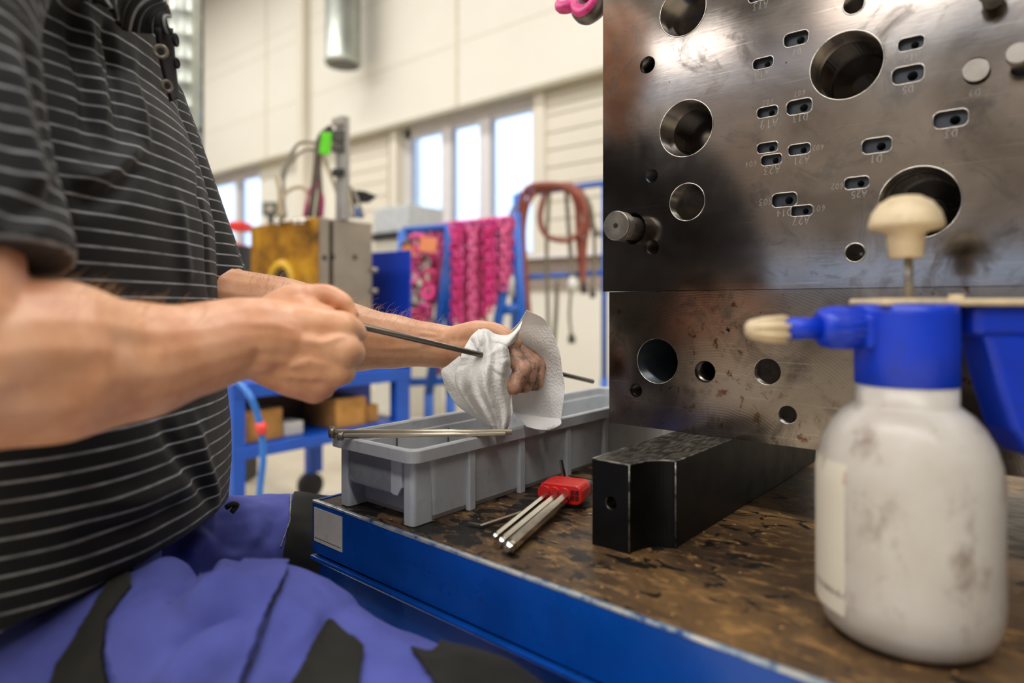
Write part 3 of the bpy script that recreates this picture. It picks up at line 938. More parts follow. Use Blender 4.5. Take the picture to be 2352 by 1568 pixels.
def hex_key(path, r, label, ball=True):
    o = thing('hex_key', label, 'hex key', path[0], 'hex keys on the table')
    MB().tube(path, r, 6, True, False).build('shaft', M_CHROME, o)
    if ball:
        d = (Vector(path[0]) - Vector(path[1])).normalized()
        MB().lathe([(r * 0.72, 0), (r * 0.70, r * 0.35), (r * 0.98, r * 0.8), (r * 0.98, r * 1.3), (r * 0.6, r * 1.7)], axis_matrix(path[0], d), 6, False).build('ball_end', M_CHROME, o)
    return o
def kpt(x, y, z): return K0 + ks * x + kd * y + ku * z
hex_key([kpt(0.003, -0.004, 0), kpt(0.002, kl + 0.002, 0.004)], 0.0058, 'thickest chrome hex key in the red holder')
hex_key([kpt(-0.010, 0.006, -0.001), kpt(-0.009, kl + 0.002, 0.003)], 0.0046, 'middle chrome hex key between the other two in the red holder')
hex_key([kpt(-0.021, 0.014, -0.001), kpt(-0.020, kl + 0.002, 0.003), kpt(-0.020, kl + 0.010, 0.004)], 0.0036, 'slimmest long chrome hex key in the red holder')
la = on_z(1076, 1202, TABLE + 0.0024); lb_ = on_z(1107, 1207, TABLE + 0.0024); lc = on_z(1255, 1158, TABLE + 0.0045)
hex_key(smooth_path([la, la.lerp(lb_, 0.8), lb_, lb_.lerp(lc, 0.06), lc], 6), 0.0021, 'small bent hex key with its short arm on the table by the bin', False)
pa = pix(1288, 1056, 0.775); pb = pix(1298, 1106, 0.770)
hex_key([pa, pb], 0.0027, 'hex key with its short arm sticking up behind the red holder', False)
pa = pix(1309, 1090, 0.770); pb = pix(1306, 1112, 0.768)
hex_key([pa, pb], 0.0019, 'thin hex key with its short stub beside the upright arm', False)
wa = on_z(1225, 1206, TABLE + 0.0016); wb_ = on_z(1308, 1150, TABLE + 0.0016)
hex_key([wa, wb_], 0.0013, 'thinnest hex key lying on the table under the thick one', False)

# ------------------------------------------------------------------ pump sprayer
t = NT('milky_stained_plastic')
a = t.noise(16, 4, 0.55)
col = t.ramp(a, [(0.3, lin('#b5aca2')), (0.55, lin('#c6c1ba')), (0.75, lin('#cfcbc7'))])
d_ = t.noise(26, 5, 0.72, t.coord((1.3, 1.3, 0.8), (0.4, 0.3, 0.2)), 0.15)
col = t.mix(t.val(d_, 0.53, 0.68, 0, 0.7), col, lin('#7b6658'))
col = t.mix(t.val(t.noise(9, 3, 0.5), 0.56, 0.7, 0, 0.35), col, lin('#cda87c'))
t.color(col); t.rough(0.33); t.b.inputs['Subsurface Weight'].default_value = 0.0
t.b.inputs['Subsurface Radius'].default_value = (0.02, 0.018, 0.015); t.b.inputs['Subsurface Scale'].default_value = 0.3
M_MILK = t.m
M_SBLUE = simple('sprayer_blue_plastic', '#0638c8', 0.36, 0, 0.10, 20, dirt='#2b3a6a', dirt_amt=0.4)
M_CREAM = simple('yellowed_cream_plastic', '#ddc9a6', 0.42, 0, 0.14, 40, dirt='#a98356', dirt_amt=0.45)
BD = 0.458
bc = pix(2080, 1481, BD); bc.z = TABLE
k_ = BD / FPX
spr = thing('pump_sprayer', 'white and blue hand pump sprayer bottle at the right front of the table', 'sprayer', bc)
def zpx(py): return CAMZ - (py - HZ) * k_
SM = Matrix.Translation((bc.x, bc.y, 0))
def prof_px(lst): return [(r * 0.872 * k_, zpx(y)) for r, y in lst]
z0 = TABLE
body = [(0.036, z0 + 0.0006), (0.046, z0 + 0.002), (0.0525, z0 + 0.008), (0.0557, z0 + 0.018), (0.0570, z0 + 0.032)]
body += prof_px([(214, 1250), (214, 1090), (209, 1050), (196, 1010), (176, 975), (152, 948), (128, 932), (119, 925), (119, 880)])
MB().lathe(body, SM, 64).build('bottle', M_MILK, spr)
# paper label wrapped round the left side
lab = MB()
def labf(s, t_):
    a = math.radians(118 + 84 * s); r = 214 * 0.872 * k_ + 0.0005
    dx = RT * math.cos(a) + FW * math.sin(a)
    # angle measured in the camera-aligned frame
    z = zpx(1385) + (zpx(1052) - zpx(1385)) * t_
    rr = r if zpx(1090) > z else r - 0.0017 * ((z - zpx(1090)) / (zpx(1052) - zpx(1090))) ** 2
    return (bc.x + dx.x * rr, bc.y + dx.y * rr, z)
lab.grid(labf, 26, 12)
t = NT('printed_paper_label')
w_ = t.noise(30, 3, 0.6)
col = t.mix(t.val(t.noise(22, 4, 0.7), 0.60, 0.64, 0, 0.7), lin('#ddd6c6'), lin('#b8604a'))
col = t.mix(t.val(t.noise(27, 3, 0.6, t.coord((1, 1, 0.5))), 0.62, 0.66, 0, 0.7), col, lin('#3c5648'))
t.color(col); t.rough(0.5)
lab.build('label', t.m, spr)
MB().lathe(prof_px([(117, 884), (121, 880), (122, 800), (121, 720), (119, 700)]), SM, 48).build('collar', M_SBLUE, spr)
def sx_(px, py, dd=0.0): return pix(px, py, BD + dd)
# handle, nozzle and top plate run along the picture plane: camera-aligned boxes
CR = Matrix((RT, FW, Vector((0, 0, 1)))).transposed()
def cbox(px0, px1, py0, py1, depth, dd=0.0):
    c = sx_((px0 + px1) / 2, (py0 + py1) / 2, dd)
    kk = (BD + dd) / FPX
    return MB().box(c, ((px1 - px0) * kk, depth, (py1 - py0) * kk), CR)
hd = cbox(2200, 2372, 700, 772, 0.034)
hd.build('handle_arm', M_SBLUE, spr, 0.006, 3)
g = MB()
gp = [(2222, 760), (2320, 760), (2385, 900), (2400, 1042), (2330, 1042), (2290, 980), (2258, 880), (2236, 800)]
Mg = CR.to_4x4(); Mg.translation = Vector((0, 0, 0))
gv = [sx_(x, y) for x, y in gp]
n_ = len(gv)
g.add([p - FW * 0.015 for p in gv] + [p + FW * 0.015 for p in gv], [tuple(range(n_ - 1, -1, -1)), tuple(range(n_, 2 * n_))] + [(i, (i + 1) % n_, n_ + (i + 1) % n_, n_ + i) for i in range(n_)])
bmx = bmesh.new(); me_ = g.mesh('grip'); bmx.from_mesh(me_); bmesh.ops.recalc_face_normals(bmx, faces=bmx.faces); bmx.to_mesh(me_); bmx.free()
obj('grip', me_, M_SBLUE, spr, 0.005, 3)
cbox(1986, 2346, 686, 702, 0.046).build('top_plate', M_CREAM, spr, 0.002, 2)
MB().tube([sx_(2196, 676), sx_(2196, 692)], 0.0048, 16).build('trigger_stud', M_CREAM, spr)
ax = -RT
def along(px0, prof, mat, name, parent, seg=32, py=752, tilt=0.0):
    M = axis_matrix(sx_(px0, py), ax + Vector((0, 0, tilt)))
    return MB().lathe([(r * k_, h * k_) for r, h in prof], M, seg, seg > 12).build(name, mat, parent)
nz = along(1990, [(46, 0), (47, 12), (47, 88), (43, 104), (34, 112)], M_SBLUE, 'nozzle_nut', spr)
for k in range(18):
    a = 2 * PI * k / 18
    c = sx_(1990, 752) + Vector((0, 0, math.cos(a) * 46.5 * k_)) + FW * (math.sin(a) * 46.5 * k_)
    MB().tube([c + ax * (20 * k_), c + ax * (84 * k_)], 2.6 * k_, 6).build('rib', M_SBLUE, nz)
along(1884, [(25, 0), (25, 88)], M_SBLUE, 'nozzle_tube', spr, py=754)
tipm = MB()
Mt = axis_matrix(sx_(1802, 756), ax)
tipm.lathe([(24, 0), (27, 4), (26, 50), (22, 78), (14, 88), (4, 89)] and [(x * k_, h * k_) for x, h in [(24, 0), (26, 4), (25, 50), (21, 78), (14, 88), (4, 89)]], Mt, 24)
tip = tipm.build('spray_tip', M_CREAM, spr)
for k in range(8):
    a = 2 * PI * k / 8 + 0.3
    e_ = Vector((math.cos(a), math.sin(a), 0))
    MB().tube([Mt @ (e_ * (28 * k_) + Vector((0, 0, -2 * k_))), Mt @ (e_ * (25 * k_) + Vector((0, 0, 45 * k_))), Mt @ (e_ * (19 * k_) + Vector((0, 0, 80 * k_)))], [6.5 * k_, 5 * k_, 3 * k_], 8).build('petal', M_CREAM, tip)
MB().tube([sx_(2087, 592), sx_(2087, 690)], 9 * k_, 14).build('pump_rod', simple('pump_rod_steel', '#8d8880', 0.3, 0.6), spr)
MB().lathe(prof_px([(36, 592), (40, 590), (45, 545), (44, 538), (55, 532), (84, 526), (89, 522), (88, 512), (80, 488), (62, 466), (36, 452), (8, 448)]), SM, 40).build('pump_knob', M_CREAM, spr)
cbox(1975, 2010, 722, 800, 0.020, -0.006).build('bracket', M_SBLUE, spr, 0.003)

# ------------------------------------------------------------------ trolley with the yellow mould in the middle distance
M_TBLUE = simple('trolley_blue_paint', '#0a4fb8', 0.4, 0, 0.15, 6)
M_TBLUE2 = simple('panel_deep_blue', '#0838b4', 0.42, 0, 0.1, 6)
M_WOOD = simple('rough_oiled_wood', '#b07d3c', 0.7, 0, 0.35, 9, dirt='#5a3a18', dirt_amt=0.7)
M_WOODD = simple('dark_wood_shelf_shade', '#4a3216', 0.7, 0, 0.4, 9)
M_YEL = NT('oily_yellow_plate')
t = M_YEL
a = t.noise(7, 5, 0.7, dist=0.5)
t.color(t.ramp(a, [(0.32, lin('#5a3a10')), (0.48, lin('#a8741a')), (0.65, lin('#cf9a1e'))])); t.rough(0.4); t.set(Metallic=0.3); M_YEL = t.m
M_GST = simple('ground_grey_steel', '#9d948b', 0.42, 0.7, 0.15, 8)
M_RUB = simple('black_rubber', '#1c1c1d', 0.6)
LFT = on_u(535, 1061, dep_u(535, -2.128) and -2.128)
tu, tv0, tv1 = -2.128, 1.087, 1.865
ztop = on_u(900, 848, tu).z
zlo = on_u(535, 1061, tu).z
tr = thing('mould_trolley', 'blue steel trolley carrying the yellow and grey mould behind the worker', 'trolley', (tu - 0.3, (tv0 + tv1) / 2, 0))
twd = 0.68
MB().bx(tu - twd, tu, tv0, tv1, ztop - 0.052, ztop).build('top_frame', M_TBLUE, tr, 0.004)
MB().bx(tu - twd, tu, tv0, tv1, zlo, zlo + 0.04).build('lower_shelf', M_TBLUE, tr, 0.004)
for u in (tu - 0.045, tu - twd):
    for v in (tv0, tv1 - 0.075):
        MB().bx(u + 0.001, u + 0.0435, v + 0.001, v + (0.045 if v == tv0 else 0.074), 0.12, ztop - 0.0522).build('post', M_TBLUE, tr)
        MB().tube([(u - 0.005 + 0.0, v + 0.022, 0.06), (u + 0.04, v + 0.022, 0.06)], 0.06, 20).build('wheel', M_RUB, tr)
MB().bx(tu - twd, tu - 0.004, tv1 + 0.0005, tv1 + 0.012, ztop - 0.05, on_v(900, 576, tv1).z).build('end_panel', M_TBLUE2, tr, 0.004)
MB().bx(tu - 0.30, tu - 0.26, tv1 - 0.30, tv1 - 0.005, zlo + 0.04, ztop - 0.052).build('inner_panel', M_TBLUE2, tr)
# the mould on it
gu, gv0, gv1, gu0 = -2.19, 1.448, 1.713, -2.68
gz = on_u(727, 498, gu).z
ym = thing('stacked_mould', 'yellow fronted steel mould with cables standing on the blue trolley', 'mould', ((gu + gu0) / 2, (gv0 + gv1) / 2, ztop))
yf = MB().bx(gu0, gu, gv0, gv0 + 0.012, ztop + 0.0005, gz).build('front_plate', M_YEL, ym, 0.003)
MB().bx(gu0, gu, gv0 + 0.0125, gv0 + 0.058, ztop + 0.0005, gz).build('thin_plate', M_GST, ym, 0.003)
MB().bx(gu0 + 0.02, gu - 0.012, gv0 + 0.0585, gv0 + 0.075, ztop + 0.0005, gz - 0.01).build('spacer', M_DARKSTEEL, ym)
gp = MB().bx(gu0, gu, gv0 + 0.0755, gv1, ztop + 0.0005, gz).build('thick_plate', M_GST, ym, 0.003)
for px, py in ((745, 592), (815, 591), (764, 590)):
    c = on_u(px, py, gu)
    MB().lathe([(0.011, 0), (0.011, 0.002)], axis_matrix((gu - 0.0012, c.y, c.z), (1, 0, 0)), 20).build('bolt_hole', M_RUB, ym)
c = on_v(650, 652, gv0)
MB().torus(axis_matrix((c.x, gv0 - 0.002, c.z), (0, -1, 0)), 0.082, 0.019, 36, 8).build('locating_ring', simple('bright_yellow_ring', '#d8a81a', 0.4), ym)
MB().lathe([(0.072, 0), (0.072, 0.003)], axis_matrix((c.x, gv0, c.z), (0, -1, 0)), 36).build('bore', M_RUB, ym)
for px, py in ((655, 503), (650, 516), (690, 515), (705, 515)):
    c = on_v(px, py, gv0)
    MB().lathe([(0.0, -0.012), (0.012, -0.008), (0.016, 0.004), (0.012, 0.016), (0.0, 0.02)], axis_matrix((c.x, gv0 - 0.012, c.z + 0.01), (0, -1, 0)), 16).build('pipe_nipple', M_BRIGHT, ym)
for px, py in ((862, 620), (860, 668)):
    c = on_u(px - 8, py, gu)
    MB().tube([(gu, gv1 - 0.006, c.z), (gu + 0.02, gv1 + 0.012, c.z)], 0.010, 12).build('screw', M_GST, ym)
# mast, tag and cables on top of it
D_ = 2.62
c = pix(787, 500, D_)
mast = MB()
c_top = pix(787, 268, D_)
mast.bx(c.x - 0.022, c.x + 0.022, c.y - 0.02, c.y + 0.02, gz, c_top.z)
mo = mast.build('mast', simple('grey_alloy_mast', '#a7a5a3', 0.4, 0.5), ym, 0.004)
for py, hh, m_ in ((318, 0.05, M_DARKSTEEL), (400, 0.03, M_RUB), (345, 0.03, M_DARKSTEEL), (285, 0.03, M_GST)):
    q = pix(782, py, D_)
    MB().box(q - FW * 0.03, (0.05, 0.02, hh), CR).build('fitting', m_, mo, 0.004)
MB().box(pix(748, 330, D_ - 0.05), (0.042, 0.012, 0.088), CR @ Matrix.Rotation(0.12, 3, 'Y')).build('green_tag', simple('bright_green_tag', '#5fd312', 0.5), ym, 0.010, 3)
M_CABLE = simple('grey_cable_sleeve', '#8d857a', 0.5, 0, 0.15)
M_CABLED = simple('brown_cable_bundle', '#5d5047', 0.5, 0, 0.2)
M_HOSEC = simple('cream_hose', '#b9a98c', 0.45, 0, 0.15)
def cable(pts, r, mat, name='cable', d=D_, parent=ym):
    return MB().tube(smooth_path([pix(x, y, d + (k[0] if k else 0)) for x, y, *k in pts], 8), r, 8).build(name, mat, parent)
cable([(762, 290), (735, 315), (728, 360), (722, 420), (712, 498)], 0.012, M_CABLED)
cable([(765, 300), (738, 335), (732, 380), (735, 440), (728, 498)], 0.010, M_CABLED)
cable([(745, 330), (690, 328), (660, 368), (648, 400), (652, 432), (650, 498)], 0.007, M_CABLE)
cable([(745, 345), (700, 345), (664, 380), (650, 430), (656, 498)], 0.006, M_CABLE)
cable([(742, 355), (760, 405), (776, 450), (790, 496)], 0.007, M_HOSEC)
cable([(650, 498), (652, 450), (680, 430), (705, 440), (716, 498)], 0.008, M_HOSEC)
cable([(640, 498), (641, 440), (633, 400)], 0.007, M_HOSEC)
cable([(700, 498), (712, 440), (728, 425), (740, 455), (738, 498)], 0.008, simple('magenta_cable', '#b0306a', 0.5))
cable([(795, 420), (815, 445), (835, 498)], 0.006, M_CABLE)
cable([(790, 400), (800, 430), (812, 498)], 0.006, M_HOSEC)
for px in (812, 827):
    MB().box(pix(px, 488, D_ + 0.1), (0.02, 0.03, 0.045), CR).build('blue_coupling', simple('coupling_blue', '#2f74c8', 0.4), ym, 0.003)
fl = MB()
fp = [pix(x, y, D_ + 0.12) for x, y in ((808, 438), (840, 440), (864, 450), (845, 464), (808, 466))]
n_ = len(fp)
fl.add([p - FW * 0.02 for p in fp] + [p + FW * 0.02 for p in fp], [tuple(range(n_)), tuple(range(2 * n_ - 1, n_ - 1, -1))] + [(i, n_ + i, n_ + (i + 1) % n_, (i + 1) % n_) for i in range(n_)])
fl.build('black_bracket', M_RUB, ym)
MB().tube([pix(812, 466, D_ + 0.12), pix(814, 498, D_ + 0.12)], 0.008, 8).build('bracket_stem', M_RUB, ym)
# things on the shelf
def crate(px0, px1, py0, py1, u, mat, name, label, cat, dep=0.16, bev=0.006):
    a = on_u(px0, py1, u); b = on_u(px1, py1, u)
    z1 = on_u(px0, py0, u).z
    o = MB().bx(u - dep, u, a.y, b.y, zlo + 0.0405, z1).build(name, mat, None, bev)
    return tag(o, label, cat)
crate(569, 650, 945, 1022, tu - 0.05, M_WOOD, 'wooden_block', 'square sawn wooden block on the trolley shelf behind the blue hose', 'wood')
crate(772, 842, 918, 985, tu - 0.03, M_WOOD, 'wooden_beam', 'pale wooden beam end on the trolley shelf above the grey bin', 'wood', 0.3)
crate(843, 870, 931, 985, tu - 0.05, M_WOOD, 'wooden_offcut', 'shorter wooden offcut to the right of the pale beam end', 'wood', 0.2)
crate(560, 770, 915, 1005, tu - 0.24, M_WOODD, 'shade_fill_timber', 'dark timber at the back of the trolley shelf, widened to fill in shade', 'wood', 0.3)  # timber stretched along the shelf to stand in for the underside shade
crate(652, 698, 972, 1012, tu - 0.06, M_LABELPLATE, 'white_carton', 'small white carton beside the square wooden block', 'box', 0.1)
a = on_u(745, 915, tu - 0.32)
tag(MB().bx(a.x - 0.05, a.x, a.y, a.y + 0.10, zlo + 0.0405, on_u(745, 885, tu - 0.32).z).build('white_canister', M_LABELPLATE, None, 0.01),
    'white canister at the back of the trolley shelf', 'canister')
# blue air hose with a red coupling in front of the trolley
hs = thing('air_hose', 'blue air hose with red coupling hanging in front of the trolley', 'hose', on_z(590, 1180, 0.0))
M_HOSEB = simple('blue_air_hose', '#2a6fc4', 0.35)
hd_ = 2.08
MB().tube(smooth_path([pix(540, 868, hd_ + 0.1), pix(572, 905, hd_), pix(592, 955, hd_), pix(602, 1005, hd_), pix(604, 1060, hd_), pix(596, 1140, hd_), pix(592, 1300, hd_ + 0.02), on_z(585, 1375, 0.012)], 8), 0.0105, 12).build('hose', M_HOSEB, hs)
MB().tube([pix(598, 970, hd_), pix(602, 997, hd_)], 0.017, 16).build('coupling', simple('red_coupling', '#e2433a', 0.4), hs)

# grey cabinet, its dark tray and a white box beyond the trolley
gc = thing('control_cabinet', 'pale grey cabinet standing below the window beyond the trolley', 'cabinet', on_v(900, 700, 3.6))
a = on_v(858, 540, 3.6); b = on_v(938, 540, 3.6); zt = on_v(898, 474, 3.6).z
MB().bx(a.x, b.x, 3.6, 4.0, 0.0, on_v(898, 548, 3.6).z).build('plinth', M_LABELPLATE, gc, 0.01)
MB().bx(a.x - 0.03, b.x + 0.02, 3.57, 4.0, on_v(898, 548, 3.6).z, on_v(898, 534, 3.6).z).build('dark_shelf', M_RUB, gc)
MB().bx(a.x, b.x, 3.6, 4.0, on_v(898, 534, 3.6).z, zt).build('cabinet_body', simple('pale_blue_grey_enamel', '#bfc4c8', 0.45), gc, 0.01)
# small dark-framed monitor and red part at the far left, beyond the mould
mn = thing('small_monitor', 'small dark monitor standing left of the cables beyond the mould', 'monitor', on_v(622, 505, 3.0))
c = on_v(622, 480, 3.0)
MB().box(c, (0.13, 0.05, 0.12), CR).build('housing', simple('dark_green_housing', '#4a5348', 0.5), mn, 0.01)
MB().box(c - FW * 0.027, (0.06, 0.004, 0.05), CR).build('screen', simple('pale_screen', '#b9a99f', 0.3), mn)
MB().tube([c - Vector((0, 0, 0.06)), Vector((c.x, c.y, 0))], 0.025, 12).build('stand', M_DARKSTEEL, mn)
rc = thing('red_machine_part', 'red machine cover seen just right of the worker sleeve', 'machine', pix(545, 700, 3.6))
c = pix(545, 560, 3.6)
MB().box(Vector((c.x, c.y, c.z / 2)), (0.09, 0.2, c.z), CR).build('column', simple('red_machine_paint', '#d83a2c', 0.4), rc, 0.02)
c2_ = pix(552, 521, 3.6)
MB().box(c2_, (0.09, 0.12, 0.05), CR).build('lever', simple('red_lever', '#e03024', 0.4), rc, 0.012)
c2_ = pix(566, 570, 3.5)
MB().box(Vector((c2_.x, c2_.y, c2_.z / 2)), (0.05, 0.2, c2_.z + 0.02), CR).build('dark_column', M_RUB, rc, 0.01)

# ------------------------------------------------------------------ chain rack
RD = 3.45
M_RBLUE = simple('rack_blue_paint', '#1c5cb8', 0.4, 0, 0.1)
rk = thing('chain_rack', 'blue tubular rack hung with pink lifting chains', 'rack', on_z(1090, 1100, 0.0))
def rbar(pts, r=0.022, name='tube', mat=M_RBLUE, parent=rk, d=RD):
    return MB().tube([pix(x, y, d + (k[0] if k else 0)) for x, y, *k in pts], r, 10).build(name, mat, parent)
rbar([(925, 530), (1195, 506)], 0.020, 'top_bar')
for p in ([(1040, 515), (985, 905)], [(1030, 515), (1035, 905)], [(1185, 500), (1140, 760), (1128, 905)], [(1185, 490), (1198, 740), (1200, 905)], [(1150, 712), (1200, 708)], [(925, 530), (918, 905)]):
    rbar(p, 0.026 if len(p) > 1 else 0.02, 'leg')
rbar([(918, 878), (1210, 868)], 0.022, 'foot_bar')
for x in (985, 1035, 1128, 1200, 918):
    a = pix(x, 905, RD); 
    MB().tube([a, Vector((a.x, a.y, 0.0))], 0.026, 10).build('leg', M_RBLUE, rk)
PINKS = ['#e23a88', '#e8559a', '#d23078', '#f06a9f', '#c8447e', '#dd4674']
PM = [simple('pink_chain_paint_%d' % i, c, 0.42, 0.1, 0.25, 30, dirt='#6a2a3c', dirt_amt=0.6) for i, c in enumerate(PINKS)]
def link_mesh(r, w, L):
    """one oval link in the xz plane"""
    m = MB(); pts = []
    n = 6
    for k in range(n + 1): pts.append((w * math.cos(PI * k / n), L + w * math.sin(PI * k / n)))
    for k in range(n + 1): pts.append((-w * math.cos(PI * k / n), -L - w * math.sin(PI * k / n)))
    P = [Vector((x, 0, z)) for x, z in pts] + [Vector((pts[0][0], 0, pts[0][1]))]
    m.tube(P, r, 6, False)
    return m
LM = link_mesh(0.0085, 0.019, 0.010)
def chain_obj(px, py0, py1, d, mat, label, k):
    o = MB(); top = pix(px, py0, d); bot = pix(px, py1, d)
    n = int((top.z - bot.z) / 0.036)
    for i in range(n):
        M = Matrix.Translation(top - Vector((0.004 * math.sin(i * 0.7 + k), 0, 0.036 * i + 0.03))) @ Matrix.Rotation((PI / 2 if i % 2 else 0) + 0.3 * k + YAW, 4, 'Z')
        o.add([M @ Vector(v) for v in LM.v], LM.f, True)
    root = thing('lifting_chain', label, 'chain', top, 'pink lifting chains on the blue rack')
    o.build('links', mat, root)
    M = axis_matrix(top, FW, (0, 0, 1))
    MB().torus(M, 0.03, 0.008, 20, 8).build('master_ring', mat, root)
    return root
cx = [1046, 1058, 1071, 1084, 1096, 1109, 1121, 1134, 1146, 1158, 1168]
words = ['leftmost long pink chain of the dense bunch', 'second long pink chain from the left of the bunch', 'third long pink chain from the left of the bunch', 'fourth long pink chain from the left of the bunch',
         'fifth long pink chain from the left of the bunch', 'middle long pink chain of the dense bunch', 'fifth long pink chain from the right of the bunch', 'fourth long pink chain from the right of the bunch',
         'third long pink chain from the right of the bunch', 'second long pink chain from the right of the bunch', 'rightmost long pink chain beside the blue rack leg']
for k, x in enumerate(cx):
    chain_obj(x, 523 - k * 1.2, (745, 752, 742, 748, 735, 740, 720, 700, 690, 660, 650)[k], RD - 0.05 + 0.025 * (k % 3), PM[k % 6], words[k], k)
for k, (x, y0, y1) in enumerate(((1008, 528, 600), (1024, 526, 610), (1036, 524, 560))):
    chain_obj(x, y0, y1, RD + 0.02, PM[(k + 3) % 6], ('short pink chain nearest the orange tags on the rack', 'short pink chain between the orange tags and the long bunch', 'shortest pink chain left of the long bunch')[k], k + 20)
# shackles and hooks heaped at the left end of the rack
CW = ('leftmost', 'left of centre', 'right of centre', 'rightmost'); RW_ = ('top', 'second', 'third', 'fourth', 'fifth', 'sixth', 'lowest')
M_HOOK = simple('bare_hook_steel', '#7d746c', 0.4, 0.7)
for k in range(7):
    y = 560 + k * 40
    for j in range(4):
        q = pix(938 + 14 * j + 6 * math.sin(k * 2 + j), y + 9 * math.cos(j * 2.1 + k), RD - 0.06 - 0.02 * (j % 2))
        bare = (j + k) % 4 == 0
        if bare: o = thing('hook_ring', 'bare steel ring, ' + CW[j] + ' in the ' + RW_[k] + ' row of the shackle heap', 'ring', q, 'bare rings on the chain rack')
        else: o = thing('pink_shackle', 'pink shackle, ' + CW[j] + ' in the ' + RW_[k] + ' row of the heap on the rack', 'shackle', q, 'pink shackles on the chain rack')
        ax_ = FW + Vector((0.4 * math.sin(j + k), 0.2, 0.6 * math.cos(j * k + 1)))
        MX_ = axis_matrix(q, ax_, (0, 0, 1))
        MB().torus(MX_, 0.026, 0.011, 18, 8, sx=1.3).build('bow', M_HOOK if bare else PM[(k + j) % 6], o)
        if not bare:
            MB().tube([MX_ @ Vector((0.03, -0.04, 0)), MX_ @ Vector((0.03, 0.04, 0))], 0.009, 8).build('shackle_pin', PM[(k + j + 2) % 6], o)
for k, (x, y, w, h, c, lb__) in enumerate(((936, 578, 0.06, 0.07, '#ff8a10', 'round orange tag hanging at the left end of the chain rack'), (983, 562, 0.085, 0.075, '#ff9a6a', 'salmon square tag hanging beside the round orange tag'))):
    q = pix(x, y, RD - 0.13)
    tg = thing('orange_tag', lb__, 'tag', q)
    if k: MB().box(q, (w, 0.004, h), CR @ Matrix.Rotation(0.15, 3, 'Y')).build('card', simple('tag_card_%d' % k, c, 0.5), tg, 0.001)
    else: MB().lathe([(w * 0.55, -0.002), (w * 0.55, 0.002)], axis_matrix(q, FW), 24).build('card', simple('tag_card_%d' % k, c, 0.5), tg)
    MB().tube([q + Vector((0, 0, h / 2)), pix(x + 3, 527, RD)], 0.003, 6).build('string', M_RUB, tg)
# pink webbing slings hanging behind the left end
for k, (x, y1) in enumerate(((995, 740), (1003, 700), (1012, 860))):
    a = pix(x, 524, RD + 0.06); b = pix(x - 8 + 3 * k, y1, RD + 0.06)
    o = thing('web_sling', ('narrow rose sling left of the blue rack leg', 'short rose sling beside the orange tags', 'longest rose sling reaching down to the foot bar of the rack')[k], 'sling', a, 'rose slings on the chain rack')
    MB().tube([a, a.lerp(b, 0.5) + FW * 0.02, b], 0.022, 8, flat=0.3).build('strap', PM[(k + 1) % 6], o)
    MB().torus(axis_matrix(b, FW, (0, 0, 1)), 0.02, 0.006, 14, 6).build('eye', M_BRIGHT, o)

# ------------------------------------------------------------------ hose rack
HD = 4.05
hr = thing('hose_rack', 'blue tubular stand hung with brown hoses beside the mould block', 'rack', on_z(1290, 1045, 0.0))
for p, r in (([(1190, 447), (1392, 420)], 0.018), ([(1188, 447), (1180, 870)], 0.026), ([(1388, 421), (1388, 870)], 0.018), ([(1185, 638), (1392, 626)], 0.016)):
    rbar(p, r, 'tube', M_RBLUE, hr, HD)
for x in (1180, 1388):
    a = pix(x, 868, HD); MB().tube([a, Vector((a.x, a.y, 0.0))], 0.024, 10).build('tube', M_RBLUE, hr)
M_BHOSE = simple('brown_rubber_hose', '#8d4a3a', 0.5, 0, 0.15, 10)
M_GHOSE = simple('grey_cable', '#77705f', 0.5, 0, 0.15, 10)
M_PLUG = simple('white_plug', '#d8d6cf', 0.45)
def hose(pts, r, mat, label, name='hanging_hose', plug=None, d=HD - 0.05):
    o = thing(name, label, 'hose', pix(pts[0][0], pts[0][1], d), 'hoses and cables on the hose rack')
    MB().tube(smooth_path([pix(x, y, d + 0.03 * math.sin(i)) for i, (x, y) in enumerate(pts)], 8), r, 8).build('line', mat, o)
    if plug:
        a = pix(pts[-1][0], pts[-1][1], d); b = pix(pts[-1][0] + 2, pts[-1][1] + plug[0], d)
        MB().tube([a + Vector((0, 0, 0.01)), a.lerp(b, 0.4), b], [0.014, plug[2] * 1.0, plug[2] * 0.9], 10).build('plug', plug[1], o)
    return o
hose([(1205, 700), (1200, 600), (1196, 500), (1206, 440), (1240, 425), (1300, 430), (1325, 470), (1330, 560), (1338, 640)], 0.020, M_BHOSE, 'thick brown hose looped widest over the top bar')
hose([(1218, 760), (1208, 640), (1203, 520), (1225, 445), (1290, 430), (1335, 460), (1345, 540), (1330, 600)], 0.018, M_BHOSE, 'brown hose lying inside the widest loop at the left')
hose([(1250, 448), (1240, 500), (1255, 540), (1300, 552), (1335, 530), (1345, 480), (1320, 432), (1285, 425), (1250, 448)], 0.017, M_BHOSE, 'brown hose coiled in a closed ring on the rack')
hose([(1290, 428), (1335, 438), (1352, 500), (1345, 560), (1340, 650)], 0.013, M_BHOSE, 'thin brown hose hanging on the right side of the ring', plug=(25, M_DARKSTEEL, 0.02))
hose([(1262, 440), (1256, 560), (1258, 700), (1262, 830)], 0.012, M_GHOSE, 'grey cable hanging straight under the closed brown ring')
hose([(1300, 432), (1306, 520), (1312, 600), (1315, 640)], 0.014, M_GHOSE, 'grey cable ending in the large white plug', plug=(28, M_PLUG, 0.036))
hose([(1312, 660), (1308, 720), (1312, 770)], 0.009, M_GHOSE, 'thin grey cable ending in the dark round plug', plug=(18, M_DARKSTEEL, 0.024))
hose([(1345, 450), (1362, 520), (1366, 600), (1360, 668)], 0.011, M_GHOSE, 'grey cable near the right upright of the hose rack', plug=(16, M_DARKSTEEL, 0.02))
